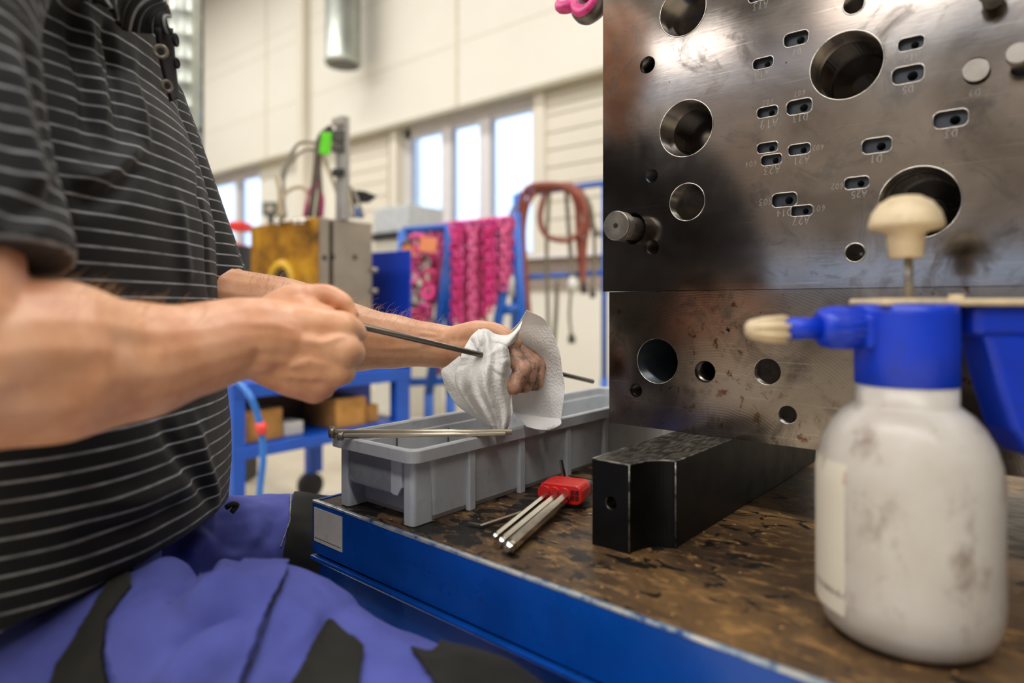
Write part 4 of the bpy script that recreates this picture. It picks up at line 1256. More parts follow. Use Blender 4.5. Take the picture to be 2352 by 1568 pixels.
hose([(1330, 440), (1352, 470), (1362, 520), (1378, 540)], 0.02, M_GHOSE, 'bundled olive cable at the upper right of the hose rack')
hose([(1280, 640), (1276, 740), (1265, 850)], 0.014, M_GHOSE, 'slack grey cable hanging below the middle rail')
hose([(1182, 470), (1170, 500), (1176, 560), (1170, 620)], 0.008, M_GHOSE, 'grey cable left of the upright with a pale plug', plug=(60, M_PLUG, 0.03))
hose([(1192, 520), (1196, 600), (1194, 640)], 0.008, M_GHOSE, 'grey cable against the upright with a pale grey plug', plug=(55, M_PLUG, 0.03))

# ------------------------------------------------------------------ the seated worker
t = NT('skin')
a = t.noise(28, 4, 0.6); b = t.noise(9, 3, 0.5)
col = t.ramp(a, [(0.3, lin('#c68a63')), (0.5, lin('#d59d77')), (0.7, lin('#e0ae8c'))])
col = t.mix(t.val(b, 0.5, 0.68, 0, 0.35), col, lin('#bf765a'))
col = t.mix(t.val(t.noise(140, 3, 0.6), 0.62, 0.75, 0, 0.25), col, lin('#b87f5e'))
t.color(col); t.rough(0.46); t.b.inputs['Subsurface Weight'].default_value = 0.0
t.b.inputs['Subsurface Radius'].default_value = (0.010, 0.004, 0.002); t.b.inputs['Subsurface Scale'].default_value = 0.5
t.bump(t.math('ADD', t.noise(700, 2, 0.5), t.math('MULTIPLY', t.noise(160, 3, 0.6), 0.8)), 0.16, 0.0006)
M_SKIN = t.m
def cloth_mat(name, dark, light, rough=0.85):
    t = NT(name)
    a = t.noise(14, 4, 0.6)
    t.color(t.ramp(a, [(0.3, lin(dark)), (0.7, lin(light))])); t.rough(rough)
    t.b.inputs['Sheen Weight'].default_value = 0.03
    t.b.inputs['Specular IOR Level'].default_value = 0.2
    t.bump(t.noise(900, 2, 0.5), 0.2, 0.0005)
    return t.m
# striped polo: thin pale stripes follow the knitted courses (mesh attribute)
t = NT('striped_polo_knit')
at = t.n('ShaderNodeAttribute'); at.attribute_name = 'course'
fr_ = t.math('FRACT', t.math('DIVIDE', at.outputs['Fac'], 0.0133))
d1 = t.math('ABSOLUTE', t.math('SUBTRACT', fr_, 0.5))
k = t.val(d1, 0.055, 0.095, 1.0, 0.0)
k2 = t.math('MULTIPLY', k, t.val(t.noise(60, 3, 0.5), 0.3, 0.7, 0.30, 0.75))
a = t.noise(10, 3, 0.5)
base_c = t.ramp(a, [(0.3, lin('#09090b')), (0.7, lin('#101013'))])
t.color(t.mix(k2, base_c, lin('#a8aaae'))); t.rough(0.68)
t.b.inputs['Sheen Weight'].default_value = 0.04
t.b.inputs['Specular IOR Level'].default_value = 0.22
t.bump(t.noise(1100, 2, 0.5), 0.15, 0.0005)
M_POLO = t.m
M_RIB = cloth_mat('black_knit_rib', '#17161a', '#232126')
M_TROU = cloth_mat('blue_work_cloth', '#41478c', '#5259a2')
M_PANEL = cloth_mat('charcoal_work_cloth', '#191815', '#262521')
M_SEAM = cloth_mat('grey_seam_tape', '#7a7a78', '#9a9a96')
M_HAIRB = simple('arm_hair', '#c9a273', 0.4)

seat_c = cam3(-0.47, 0.64, -0.5)
person = thing('person', 'person in striped black polo and blue work trousers wiping a steel pin', 'person', (seat_c.x, seat_c.y, 0.0))

# ---- body: head, neck, trunk, arms and hands as one surface
B = MB()
def P(px, py, d): return pix(px, py, d)
# right arm (near the camera)
RE = cam3(-0.326, 0.365, -0.036); RW = P(585, 772, 0.53)
RS = cam3(-0.400, 0.440, 0.250)
chain(B, [(RS, 0.056), (RS.lerp(RE, 0.5), 0.051), (RE + Vector((0, 0, 0.02)), 0.049)])
chain(B, [(RE, 0.050), (P(-20, 832, 0.395), 0.053), (P(130, 830, 0.425), 0.0535), (P(300, 830, 0.462), 0.0430), (P(440, 805, 0.495), 0.0355), (P(530, 782, 0.52), 0.0335), (P(595, 775, 0.532), 0.0325), (P(640, 775, 0.54), 0.030)])
# right hand: back of the hand faces the camera, fist closed round the pin
mc = [((610, 742), (782, 754, 0.548), 0.0150), ((606, 768), (788, 803, 0.543), 0.0150), ((608, 800), (772, 850, 0.546), 0.0145), ((612, 832), (722, 890, 0.552), 0.0138)]
for (wx, wy), (mx, my, md), r in mc:
    a_ = P(wx, wy, 0.538); b_ = P(mx, my, md)
    chain(B, [(a_, 0.0185), (a_.lerp(b_, 0.5) - FW * 0.002, 0.0170), (b_, r)])
    chain(B, [(b_ - FW * 0.0015, r * 0.93), (b_ + FW * 0.006 - RT * 0.006, r * 0.9)])
for a_, b_ in (((640, 756), (768, 778)), ((640, 800), (762, 828)), ((650, 842), (738, 872))):
    chain(B, [(P(a_[0], a_[1], 0.540), 0.018), (P(b_[0], b_[1], 0.549), 0.0150)])
fing = [([(782, 754, .548), (812, 766, .586), (776, 778, .606), (752, 776, .592)], .0118),
        ([(788, 803, .543), (808, 812, .584), (770, 822, .603), (748, 818, .590)], .0118),
        ([(772, 850, .546), (788, 856, .582), (752, 866, .600), (735, 858, .588)], .0110),
        ([(722, 890, .552), (744, 892, .580), (718, 896, .594), (706, 886, .585)], .0098)]
for pts, r in fing:
    chain(B, [(P(*pts[0]), r * 1.1), (P(*pts[1]), r), (P(*pts[2]), r * 0.92), (P(*pts[3]), r * 0.8)])
chain(B, [(P(606, 742, 0.55), 0.0190), (P(665, 698, 0.564), 0.0165), (P(712, 686, 0.576), 0.0130), (P(748, 681, 0.580), 0.0112), (P(784, 694, 0.578), 0.0092), (P(810, 722, 0.576), 0.0058)])
chain(B, [(P(620, 750, 0.548), 0.021), (P(690, 728, 0.556), 0.018), (P(740, 735, 0.56), 0.014)])
# left arm (far side)
LE = cam3(-0.365, 0.800, -0.004); LS = cam3(-0.475, 0.830, 0.235)
LW = P(1026, 797, 0.82)
chain(B, [(LS, 0.050), (LS.lerp(LE, 0.5), 0.047), (LE + Vector((0, 0, 0.015)), 0.046)])
chain(B, [(cam3(-0.388, 0.804, 0.040), 0.045), (cam3(-0.356, 0.800, 0.002), 0.048), (P(620, 722, 0.80), 0.048), (P(660, 730, 0.802), 0.048)])
chain(B, [(cam3(-0.352, 0.80, -0.008), 0.046), (P(620, 722, 0.80), 0.048), (P(720, 748, 0.805), 0.0475), (P(800, 774, 0.81), 0.0425), (P(890, 783, 0.815), 0.0345), (P(970, 790, 0.82), 0.0285), (P(1026, 797, 0.822), 0.0270), (P(1060, 800, 0.822), 0.026)])
# left hand: heel, thumb on top, fingers curling round the wipe
for (mx, my, md), r in (((1140, 782, .835), .0155), ((1150, 806, .836), .0155), ((1148, 830, .834), .0150), ((1135, 850, .828), .0140)):
    a_ = P(1050, 786 + (my - 782) * 0.35, 0.823); b_ = P(mx, my, md)
    chain(B, [(a_, 0.0190), (a_.lerp(b_, 0.5), 0.0175), (b_, r)])
chain(B, [(P(1045, 782, 0.812), 0.0185), (P(1090, 766, 0.806), 0.0160), (P(1128, 762, 0.800), 0.0125), (P(1158, 772, 0.792), 0.0110), (P(1182, 790, 0.785), 0.0085)])
chain(B, [(P(1050, 800, 0.810), 0.020), (P(1095, 795, 0.808), 0.018), (P(1120, 800, 0.812), 0.014)])
def bent(pts, r, fs):
    out = []
    for i in range(len(pts) - 1):
        a_, b_ = P(*pts[i]), P(*pts[i + 1])
        out += [(a_, r * fs[i]), (a_.lerp(b_, 0.22), r * (fs[i] * 0.8 + fs[i + 1] * 0.2) * 0.96), (a_.lerp(b_, 0.78), r * (fs[i] * 0.2 + fs[i + 1] * 0.8) * 0.96)]
    out.append((P(*pts[-1]), r * fs[-1]))
    chain(B, out)
lf = [([(1140, 784, .836), (1194, 794, .836), (1236, 838, .826), (1232, 880, .812), (1196, 884, .806)], .0100),
      ([(1150, 806, .832), (1180, 792, .808), (1222, 842, .796), (1206, 884, .784), (1170, 888, .786)], .0102),
      ([(1148, 830, .830), (1158, 790, .785), (1201, 848, .768), (1180, 888, .760), (1150, 890, .768)], .0104),
      ([(1135, 850, .826), (1130, 830, .800), (1140, 850, .786), (1135, 866, .786), (1120, 868, .790)], .0088)]
for pts, r in lf:
    bent(pts, r, (1.1, 1.04, 1.06, 0.95, 0.85))
# trunk, neck and head (above the picture, but there)
TCN = Vector((0, 0, 0))
def T(X, D, Z): return cam3(X, D, Z)
chain(B, [(T(-0.45, 0.635, -0.20), 0.10), (T(-0.45, 0.635, 0.0), 0.10), (T(-0.46, 0.635, 0.18), 0.09)])
chain(B, [(T(-0.45, 0.56, 0.16), 0.07), (T(-0.45, 0.71, 0.16), 0.07)])
chain(B, [(RS, 0.050), (T(-0.46, 0.635, 0.25), 0.06), (LS, 0.050)])
chain(B, [(T(-0.45, 0.635, 0.25), 0.058), (T(-0.42, 0.635, 0.36), 0.057), (T(-0.385, 0.635, 0.42), 0.058)])
chain(B, [(T(-0.425, 0.635, 0.520), 0.076), (T(-0.385, 0.635, 0.530), 0.078)])                     # skull
chain(B, [(T(-0.370, 0.635, 0.510), 0.068), (T(-0.358, 0.635, 0.470), 0.062), (T(-0.345, 0.635, 0.436), 0.046)])   # face
chain(B, [(T(-0.325, 0.635, 0.424), 0.026), (T(-0.318, 0.635, 0.412), 0.022)])                     # chin
for s_ in (-1, 1):
    chain(B, [(T(-0.395, 0.635 + s_ * 0.050, 0.455), 0.022), (T(-0.345, 0.635 + s_ * 0.028, 0.425), 0.022)])   # jaw
    chain(B, [(T(-0.390, 0.635 + s_ * 0.078, 0.505), 0.009), (T(-0.396, 0.635 + s_ * 0.083, 0.490), 0.012), (T(-0.388, 0.635 + s_ * 0.077, 0.465), 0.008)])   # ear
    chain(B, [(T(-0.322, 0.635 + s_ * 0.036, 0.486), 0.020), (T(-0.330, 0.635 + s_ * 0.044, 0.470), 0.020)])   # cheekbone
chain(B, [(T(-0.306, 0.605, 0.522), 0.011), (T(-0.299, 0.635, 0.520), 0.012), (T(-0.306, 0.665, 0.522), 0.011)])   # brow
chain(B, [(T(-0.297, 0.635, 0.508), 0.008), (T(-0.286, 0.635, 0.488), 0.0085), (T(-0.276, 0.635, 0.472), 0.010), (T(-0.290, 0.635, 0.464), 0.009)])   # nose
chain(B, [(T(-0.302, 0.618, 0.447), 0.007), (T(-0.296, 0.635, 0.449), 0.008), (T(-0.302, 0.652, 0.447), 0.007)])   # upper lip
chain(B, [(T(-0.303, 0.620, 0.437), 0.007), (T(-0.298, 0.635, 0.436), 0.008), (T(-0.303, 0.650, 0.437), 0.007)])   # lower lip
body_me = fuse(B, 0.0020, 4, 'body')
V_ = lambda *pts: [P(*p) for p in pts]
V0_ = V_
V_ = lambda *pts: snap(body_me, pts)
folds(body_me, [
    (V_((800, 770, .70), (738, 788, .70), (650, 776, .70)), 0.0034, 0.0026),
    (V_((772, 842, .70), (712, 826, .70), (668, 838, .70), (632, 828, .70)), 0.0034, 0.0028),
    (V_((735, 870, .70), (690, 866, .70), (640, 858, .70)), 0.0032, 0.0022),
    (V_((690, 760, .70), (640, 745, .70), (560, 742, .70)), 0.0035, 0.0012),
    (V_((770, 755, .70), (720, 800, .70), (690, 830, .70)), 0.006, -0.0012),
    (V_((660, 880, .70), (715, 880, .70)), 0.006, -0.0012),
    (V_((600, 800, .70), (585, 860, .70)), 0.006, -0.0025),
    (V_((0, 905, .70), (140, 880, .70), (250, 850, .70)), 0.012, -0.0035),
    (V_((250, 790, .70), (380, 800, .70)), 0.010, -0.0025),
    (V_((840, 770, 2.0), (930, 776, 2.0), (1010, 782, 2.0)), 0.0030, 0.0013),
    (V_((880, 800, 2.0), (960, 795, 2.0), (1020, 775, 2.0)), 0.0030, 0.0012),
    (V_((960, 762, 2.0), (1010, 770, 2.0)), 0.0028, 0.0011),
    (V_((1042, 770, 2.0), (1030, 830, 2.0)), 0.0030, -0.0013),
    (V_((1065, 768, 2.0), (1048, 835, 2.0)), 0.0030, -0.0010),
])
body = obj('body', body_me, M_SKIN, person)
# grease on the fingers of the hand in the wipe
t = NT('greasy_skin')
a = t.noise(75, 5, 0.75)
t.color(t.ramp(a, [(0.36, lin('#54423b')), (0.50, lin('#a8806a')), (0.68, lin('#c9987f'))])); t.rough(0.5)
t.bump(t.noise(500, 3, 0.6), 0.25, 0.0006)
body_me.materials.append(t.m)
cc = get_co(body_me)
fc = np.empty(len(body_me.polygons) * 3, dtype=np.float32); body_me.polygons.foreach_get('center', fc); fc = fc.reshape(-1, 3)
fx, fy, fd = proj_np(fc)
mi = ((fx > 1150) & (fx < 1260) & (fy > 785) & (fy < 905) & (fd > 0.70) & (fd < 0.86)).astype(np.int32)
body_me.polygons.foreach_set('material_index', mi)
body_me.update()
# hair on the forearms
nn = get_no(body_me); vx, vy, vd = proj_np(cc)
rng = random.Random(3)
def arm_hair(mask, n, length, seed, r=0.00012):
    ids = np.nonzero(mask)[0]; hb = MB(); rr = random.Random(seed)
    for i in (rr.choice(ids) for _ in range(n)):
        p = Vector(cc[i]); nv = Vector(nn[i])
        ln = length * rr.uniform(0.5, 1.2)
        side = (RT * rr.uniform(0.2, 1.0) + FW * rr.uniform(-0.5, 0.5) + Vector((0, 0, rr.uniform(-0.4, 0.5))))
        pts = [p, p + nv * ln * 0.45 + side * ln * 0.25, p + nv * ln * 0.6 + side * ln * 0.75]
        hb.tube(pts, [r, r * 0.8, r * 0.3], 3, False)
    o = hb.build('arm_hair', M_HAIRB, body); o['kind'] = 'stuff'
arm_hair((vd > 0.74) & (vx > 560) & (vx < 1010) & (nn[:, 2] > 0.45) & (vy < 790), 300, 0.016, 1)
arm_hair((vd < 0.50) & (vx > 120) & (vx < 500) & (nn[:, 2] > 0.55) & (vy < 760), 220, 0.012, 2, 0.00010)

# head hair and boots, out of the picture
hm = MB()
chain(hm, [(T(-0.432, 0.635, 0.530), 0.077), (T(-0.392, 0.635, 0.546), 0.074)])
chain(hm, [(T(-0.445, 0.635, 0.51), 0.070), (T(-0.450, 0.635, 0.455), 0.050)])
obj('hair', fuse(hm, 0.008, 3, 'hair'), simple('brown_hair', '#4a3524', 0.6), person)

M_EYEW = simple('eye_white', '#e8e2da', 0.2); M_IRIS = simple('eye_iris', '#3a3026', 0.2)
for s_ in (-1, 1):
    ec = T(-0.318, 0.635 + s_ * 0.031, 0.503)
    ey = MB().lathe([(0.0, -0.012), (0.0085, -0.0085), (0.012, 0.0), (0.0085, 0.0085), (0.0, 0.012)], axis_matrix(ec, RT), 16).build('eye', M_EYEW, body)
    MB().lathe([(0.0055, 0.0085), (0.004, 0.0118), (0.0, 0.0125)], axis_matrix(ec, RT), 14).build('iris', M_IRIS, body)
# ---- polo shirt
Sh = MB()
front = [(-60, 372), (0, 385), (60, 393), (120, 399), (200, 410), (300, 449), (400, 475), (500, 495), (600, 500), (700, 503), (800, 510), (900, 520), (1000, 528), (1100, 531), (1190, 525)]
rows = []
for py, fx_ in front:
    Z = -(py - 700) / FPX * 0.66
    tt = max(0.0, min(1.0, (Z + 0.213) / 0.53))
    b_ = 0.188 + 0.004 * math.sin(tt * PI) if tt < 0.55 else 0.190 - 0.05 * max(0, (tt - 0.80) / 0.2)
    a_ = 0.140 - 0.012 * tt
    if tt < 0.3: a_ += 0.012 * (1 - tt / 0.3)
    e_ = 2.5
    cxx = -0.43; Dc = 0.632
    for it in range(12):
        best = -1e9
        for k in range(72):
            th = 2 * PI * k / 72
            c_, s_ = math.cos(th), math.sin(th)
            x = cxx + a_ * math.copysign(abs(c_) ** (2 / e_), c_); d = Dc + b_ * math.copysign(abs(s_) ** (2 / e_), s_)
            best = max(best, 1176 + FPX * x / d)
        cxx += (fx_ - best) / FPX * 0.66 * 0.9
    rows.append((cxx, Dc, a_, b_, Z, e_))
# close towards the neck, above the frame
c0 = rows[0]
top_rows = [(c0[0] - 0.03, 0.634, 0.070, 0.075, 0.375, 2.0), (c0[0] - 0.015, 0.633, 0.10, 0.115, 0.352, 2.2)]
allrows = top_rows + rows
nseg = 64
vs = []
for cxx, Dc, a_, b_, Z, e_ in allrows:
    for k in range(nseg):
        th = 2 * PI * k / nseg
        c_, s_ = math.cos(th), math.sin(th)
        zz = Z
        if Z < -0.19: zz = Z - 0.085 * (0.5 - 0.5 * c_)
        vs.append(cam3(cxx + a_ * math.copysign(abs(c_) ** (2 / e_), c_), Dc + b_ * math.copysign(abs(s_) ** (2 / e_), s_), zz))
nr = len(allrows)
fs = [(i * nseg + k, i * nseg + (k + 1) % nseg, (i + 1) * nseg + (k + 1) % nseg, (i + 1) * nseg + k) for i in range(nr - 1) for k in range(nseg)]
fs += [tuple(range(nseg - 1, -1, -1)), tuple((nr - 1) * nseg + k for k in range(nseg))]
fs = [tuple(reversed(f)) for f in fs]
Sh.add(vs, fs, True)
# sleeves (flat hems)
RSl0 = cam3(-0.425, 0.465, 0.275); RSl1 = cam3(-0.343, 0.392, 0.014)
LSl0 = cam3(-0.475, 0.800, 0.245); LSl1 = cam3(-0.388, 0.805, 0.012)
def sleeve(a, b, r0, r1, lean=Vector((0, 0, 0))):
    pts = [a.lerp(b, k / 8) for k in range(9)]
    rad = [r0 + (r1 - r0) * k / 8 for k in range(9)]
    Sh.tube(pts, rad, 30, True, True)
RA = [RSl0, cam3(-0.393, 0.410, 0.165), RSl1]
LA = [LSl0, LSl1]
Sh.tube(smooth_path(RA, 6), [0.090 - 0.018 * k / 12 for k in range(13)], 36, True, True)
Sh.tube(smooth_path([LSl0, LSl0.lerp(LSl1, 0.5), LSl1], 6), [0.072 - 0.006 * k / 12 for k in range(13)], 36, True, True)
chain(Sh, [(RSl0 + Vector((0, 0, 0.005)), 0.083), (cam3(-0.43, 0.62, 0.30), 0.065), (LSl0, 0.070)])
polo_me = fuse(Sh, 0.0034, 5, 'polo_shirt')
# folds pulled by the arms
V_ = lambda *pts: snap(polo_me, [p[:2] for p in pts])
folds(polo_me, [
    (V_((170, 420, .46), (250, 400, .50), (345, 330, .58)), 0.010, 0.010),
    (V_((175, 470, .46), (270, 440, .50), (350, 350, .58)), 0.008, -0.008),
    (V_((255, 40, .50), (275, 150, .53), (290, 330, .55)), 0.007, -0.008),
    (V_((215, 20, .48), (235, 160, .50), (250, 300, .52)), 0.007, 0.006),
    (V_((180, 30, .45), (205, 180, .47), (215, 330, .48)), 0.007, -0.007),
    (V_((320, 110, .57), (335, 260, .59), (345, 330, .60)), 0.008, 0.005),
    (V_((60, 60, .40), (110, 240, .41), (150, 420, .42)), 0.009, -0.007),
    (V_((20, 100, .39), (60, 300, .39), (110, 480, .40)), 0.009, 0.006),
    (V_((0, 520, .33), (90, 470, .36), (150, 440, .40)), 0.008, -0.006),
    (V_((450, 950, .62), (490, 1080, .63), (515, 1170, .64)), 0.010, 0.005),
    (V_((380, 960, .56), (440, 1060, .58), (505, 1160, .62)), 0.010, -0.006),
    (V_((200, 1160, .45), (330, 1150, .50), (470, 1100, .58)), 0.010, 0.005),
    (V_((150, 1230, .44), (300, 1210, .50), (450, 1150, .58)), 0.009, -0.005),
    (V_((430, 250, .63), (470, 450, .64), (490, 700, .64)), 0.006, -0.004),
    (V_((410, 420, .62), (430, 560, .62), (440, 660, .62)), 0.010, 0.004),
])
V_ = V0_
crumple(polo_me, 0.0035, 11, (1, 1, 0.5), 3.1)
c = get_co(polo_me).astype(np.float64)
px_, py_, d__ = proj_np(c)
X_ = c[:, 0] * RT.x + c[:, 1] * RT.y
Zr = c[:, 2] - CAMZ
course = Zr.copy()
for path, sgn in ((RA, 1), (LA, 1)):
    best = np.full(len(c), 9.0); along_ = np.zeros(len(c)); acc = 0
    for i in range(len(path) - 1):
        dd_, tt_ = seg_dist(c, path[i], path[i + 1]); L_ = (path[i + 1] - path[i]).length
        k = dd_ < best; best[k] = dd_[k]; along_[k] = acc + tt_[k] * L_; acc += L_
    Dlim = (d__ < 0.452) if path is RA else (d__ > 0.812)
    k = Dlim & (best < 0.11) & (Zr < 0.26)
    course[k] = along_[k]
at_ = polo_me.attributes.new('course', 'FLOAT', 'POINT')
at_.data.foreach_set('value', np.ascontiguousarray(course, dtype=np.float32))
polo = obj('polo_shirt', polo_me, M_POLO, person)
# collar: thick ribbed band leaning open, with its lower edge in shadow
def collar_f(s, t_):
    # s runs along the collar from the nape to the tip, t_ from fold to edge
    A = smooth_path(V_((120, -90, .56), (230, -45, .565), (330, -30, .585), (372, 5, .605), (385, 40, .62)), 6)
    Bq = smooth_path(V_((150, -10, .545), (240, 15, .55), (272, 62, .575), (318, 72, .59), (392, 78, .612)), 6)
    i = min(len(A) - 1.001, s * (len(A) - 1)); j = int(i); f_ = i - j
    a_ = A[j].lerp(A[j + 1], f_); b_ = Bq[j].lerp(Bq[j + 1], f_)
    p = a_.lerp(b_, t_) - FW * (0.010 * math.sin(t_ * PI))
    return p
cm = MB(); cm.grid(collar_f, 60, 14)
cme = cm.mesh('collar')
co_ = get_co(cme); nn_ = get_no(cme)
ii = np.arange(len(co_)) % 60
w__ = np.array([1.0 if (k % 4) < 2 else 0.0 for k in ii])
at_ = cme.attributes.new('course', 'FLOAT', 'POINT'); at_.data.foreach_set('value', (ii / 60.0 * 0.0133 * 9).astype(np.float32))
set_co(cme, co_ - nn_ * (w__ * 0.0006)[:, None])
co_o = obj('collar', cme, M_POLO, polo); so = co_o.modifiers.new('t', 'SOLIDIFY'); so.thickness = 0.004
cb = MB()
def band_f(s, t_):
    th = math.radians(50 + 260 * s)
    return cam3(-0.448 + (0.080 + 0.012 * t_) * math.cos(th), 0.635 + (0.076 + 0.014 * t_) * math.sin(th), 0.375 - 0.040 * t_)
cb.grid(band_f, 60, 6)
cbm = cb.mesh('collar_band'); at_ = cbm.attributes.new('course', 'FLOAT', 'POINT')
at_.data.foreach_set('value', (np.arange(len(cbm.vertices)) // 60 / 6.0 * 0.0133 * 2).astype(np.float32))
cbo = obj('collar_band', cbm, M_POLO, polo); so = cbo.modifiers.new('t', 'SOLIDIFY'); so.thickness = 0.004
# placket band down the chest and its buttons
pk = MB()
Lp = V_((362, 70, .60), (372, 140, .615), (384, 190, .622), (396, 238, .628)); Rp = V_((398, 70, .625), (404, 140, .636), (408, 190, .642), (412, 232, .648))
Lp = smooth_path(Lp, 6); Rp = smooth_path(Rp, 6)
pk.grid(lambda s, t_: Lp[min(18, int(t_ * 18 + .5))].lerp(Rp[min(18, int(t_ * 18 + .5))], s) - FW * (0.006 + 0.002 * math.sin(s * PI)), 8, 19)
pk_o = pk.build('placket', M_RIB, polo); so = pk_o.modifiers.new('t', 'SOLIDIFY'); so.thickness = 0.003
M_BUT = simple('smoky_button', '#70675e', 0.3, 0, 0.2, 100)
def button(px, py, d, r, nrm, mat=M_BUT):
    c = pix(px, py, d); M = axis_matrix(c, nrm)
    b_ = MB().lathe([(r * 0.9, -0.001), (r, 0.0), (r, 0.0012), (r * 0.85, 0.0020), (r * 0.6, 0.0014), (r * 0.55, 0.0010)], M, 24).build('button', mat, polo)
    MB().lathe([(r * 0.5, 0.0010), (r * 0.5, 0.0014)], M, 16).build('button_centre', M_RIB, b_)
button(369, 119, 0.590, 0.0066, -FW * 0.9 + RT * 0.5)
button(382, 198, 0.606, 0.0060, -FW * 0.45 + RT * 0.9)
button(402, 92, 0.615, 0.0060, RT + FW * 0.1, M_RIB)
button(404, 145, 0.632, 0.0050, RT * 1.0 - FW * 0.1, M_RIB)
# hem of the near sleeve
# ---- work trousers
Tr = MB()
th_r = [(cam3(-0.46, 0.565, -0.335), 0.095), (cam3(-0.33, 0.545, -0.325), 0.098), (cam3(-0.215, 0.52, -0.302), 0.095), (cam3(-0.160, 0.507, -0.322), 0.087), (cam3(-0.06, 0.470, -0.328), 0.078), (cam3(0.006, 0.440, -0.334), 0.069)]
chain(Tr, th_r, 28)
chain(Tr, [(cam3(0.006, 0.440, -0.334), 0.069), (cam3(0.012, 0.435, -0.43), 0.064), (cam3(-0.01, 0.45, -0.60), 0.055), (cam3(-0.03, 0.46, -0.83), 0.056)], 24)
th_l = [(cam3(-0.48, 0.72, -0.325), 0.095), (cam3(-0.39, 0.80, -0.325), 0.088), (cam3(-0.32, 0.868, -0.335), 0.082), (cam3(-0.25, 0.935, -0.345), 0.074), (cam3(-0.20, 0.985, -0.352), 0.066)]
chain(Tr, th_l, 28)
chain(Tr, [(cam3(-0.20, 0.985, -0.352), 0.066), (cam3(-0.205, 0.985, -0.45), 0.058), (cam3(-0.25, 0.96, -0.62), 0.052), (cam3(-0.28, 0.95, -0.83), 0.054)], 24)
chain(Tr, [(cam3(-0.48, 0.56, -0.33), 0.10), (cam3(-0.48, 0.72, -0.33), 0.10)], 24)
chain(Tr, [(cam3(-0.45, 0.60, -0.31), 0.11), (cam3(-0.45, 0.635, -0.22), 0.105)], 24)
tro_me = fuse(Tr, 0.0030, 6, 'work_trousers')
V_ = lambda *pts: snap(tro_me, [p[:2] for p in pts])
folds(tro_me, [
    (V_((490, 1215, .58), (440, 1275, .55), (350, 1340, .50)), 0.012, 0.014),
    (V_((520, 1240, .58), (450, 1310, .53), (380, 1380, .48)), 0.010, -0.014),
    (V_((525, 1270, .58), (500, 1330, .53), (440, 1420, .46)), 0.012, 0.012),
    (V_((590, 1400, .47), (480, 1440, .44), (360, 1540, .41)), 0.012, -0.010),
    (V_((560, 1480, .42), (470, 1510, .41), (400, 1600, .40)), 0.014, 0.010),
    (V_((720, 1390, .45), (690, 1480, .42), (640, 1600, .40)), 0.012, 0.005),
    (V_((560, 1150, .80), (555, 1240, .79), (545, 1330, .80)), 0.008, -0.006),
    (V_((600, 1140, .80), (590, 1230, .79), (575, 1330, .80)), 0.009, 0.006),
    (V_((650, 1150, .82), (640, 1220, .81), (615, 1300, .82)), 0.008, -0.005),
])
V_ = V0_
crumple(tro_me, 0.0075, 9, (1, 1, 1), 8.0)
crumple(tro_me, 0.0030, 26, (1, 1, 1), 2.0)
tro = obj('work_trousers', tro_me, M_TROU, person)
tc_ = get_co(tro_me)
def patch(name, poly, mat, off, dmin, dmax, parent=tro, facing=True):
    """cloth panel sewn onto the trousers: faces of the leg inside an outline, lifted and thickened"""
    fcs = np.empty(len(tro_me.polygons) * 3, dtype=np.float32); tro_me.polygons.foreach_get('center', fcs); fcs = fcs.reshape(-1, 3)
    fn = np.empty(len(tro_me.polygons) * 3, dtype=np.float32); tro_me.polygons.foreach_get('normal', fn); fn = fn.reshape(-1, 3)
    x, y, d = proj_np(fcs)
    vw = fcs - np.array([0, 0, CAMZ]); face = (fn * vw).sum(1) < 0.02
    k = in_poly(x, y, poly) & (d > dmin) & (d < dmax) & face
    no = get_no(tro_me)
    used = {}; vs = []; fs = []
    for i in np.nonzero(k)[0]:
        f = []
        for vi in tro_me.polygons[int(i)].vertices:
            if vi not in used:
                used[vi] = len(vs); vs.append(tuple(tc_[vi] + no[vi] * off))
            f.append(used[vi])
        fs.append(tuple(f))
    if not fs: return None
    m = MB().add(vs, fs, True).mesh(name)
    o = obj(name, m, mat, parent)
    sm_ = o.modifiers.new('s', 'SMOOTH'); sm_.factor = 0.5; sm_.iterations = 14
    s_ = o.modifiers.new('t', 'SOLIDIFY'); s_.thickness = 0.0022; s_.offset = 1
    return o
patch('pocket_panel', [(130, 1525), (240, 1350), (300, 1300), (312, 1345), (255, 1420), (245, 1500), (262, 1620), (100, 1620)], M_PANEL, 0.0012, 0.3, 0.62)
patch('pocket_flap', [(470, 1330), (560, 1296), (664, 1300), (655, 1330), (545, 1590), (300, 1640), (250, 1500), (262, 1430), (330, 1370)], M_TROU, 0.0040, 0.3, 0.62)
patch('flap_edge_seam', [(668, 1305), (655, 1345), (556, 1600), (538, 1600), (648, 1325)], M_PANEL, 0.0022, 0.3, 0.62)  # dark cloth seam along the pocket flap edge
patch('knee_pocket', [(738, 1420), (840, 1490), (830, 1640), (630, 1640)], M_PANEL, 0.0030, 0.3, 0.6)
patch('knee_panel', [(1012, 1462), (1075, 1480), (1150, 1510), (1260, 1580), (1260, 1700), (1080, 1700), (980, 1560), (935, 1490), (990, 1505)], M_PANEL, 0.0016, 0.3, 0.6)
patch('knee_panel', [(672, 1130), (800, 1150), (800, 1400), (630, 1340), (650, 1250)], M_PANEL, 0.0014, 0.78, 1.2)
patch('piping', [(664, 1138), (672, 1138), (668, 1200), (645, 1262), (638, 1258), (660, 1200)], M_SEAM, 0.0012, 0.78, 1.2)
MB().tube(smooth_path(V_((520, 1165, .70), (532, 1158, .70), (544, 1160, .705), (532, 1176, .70)), 5), 0.003, 8).build('belt_loop', M_PANEL, tro)
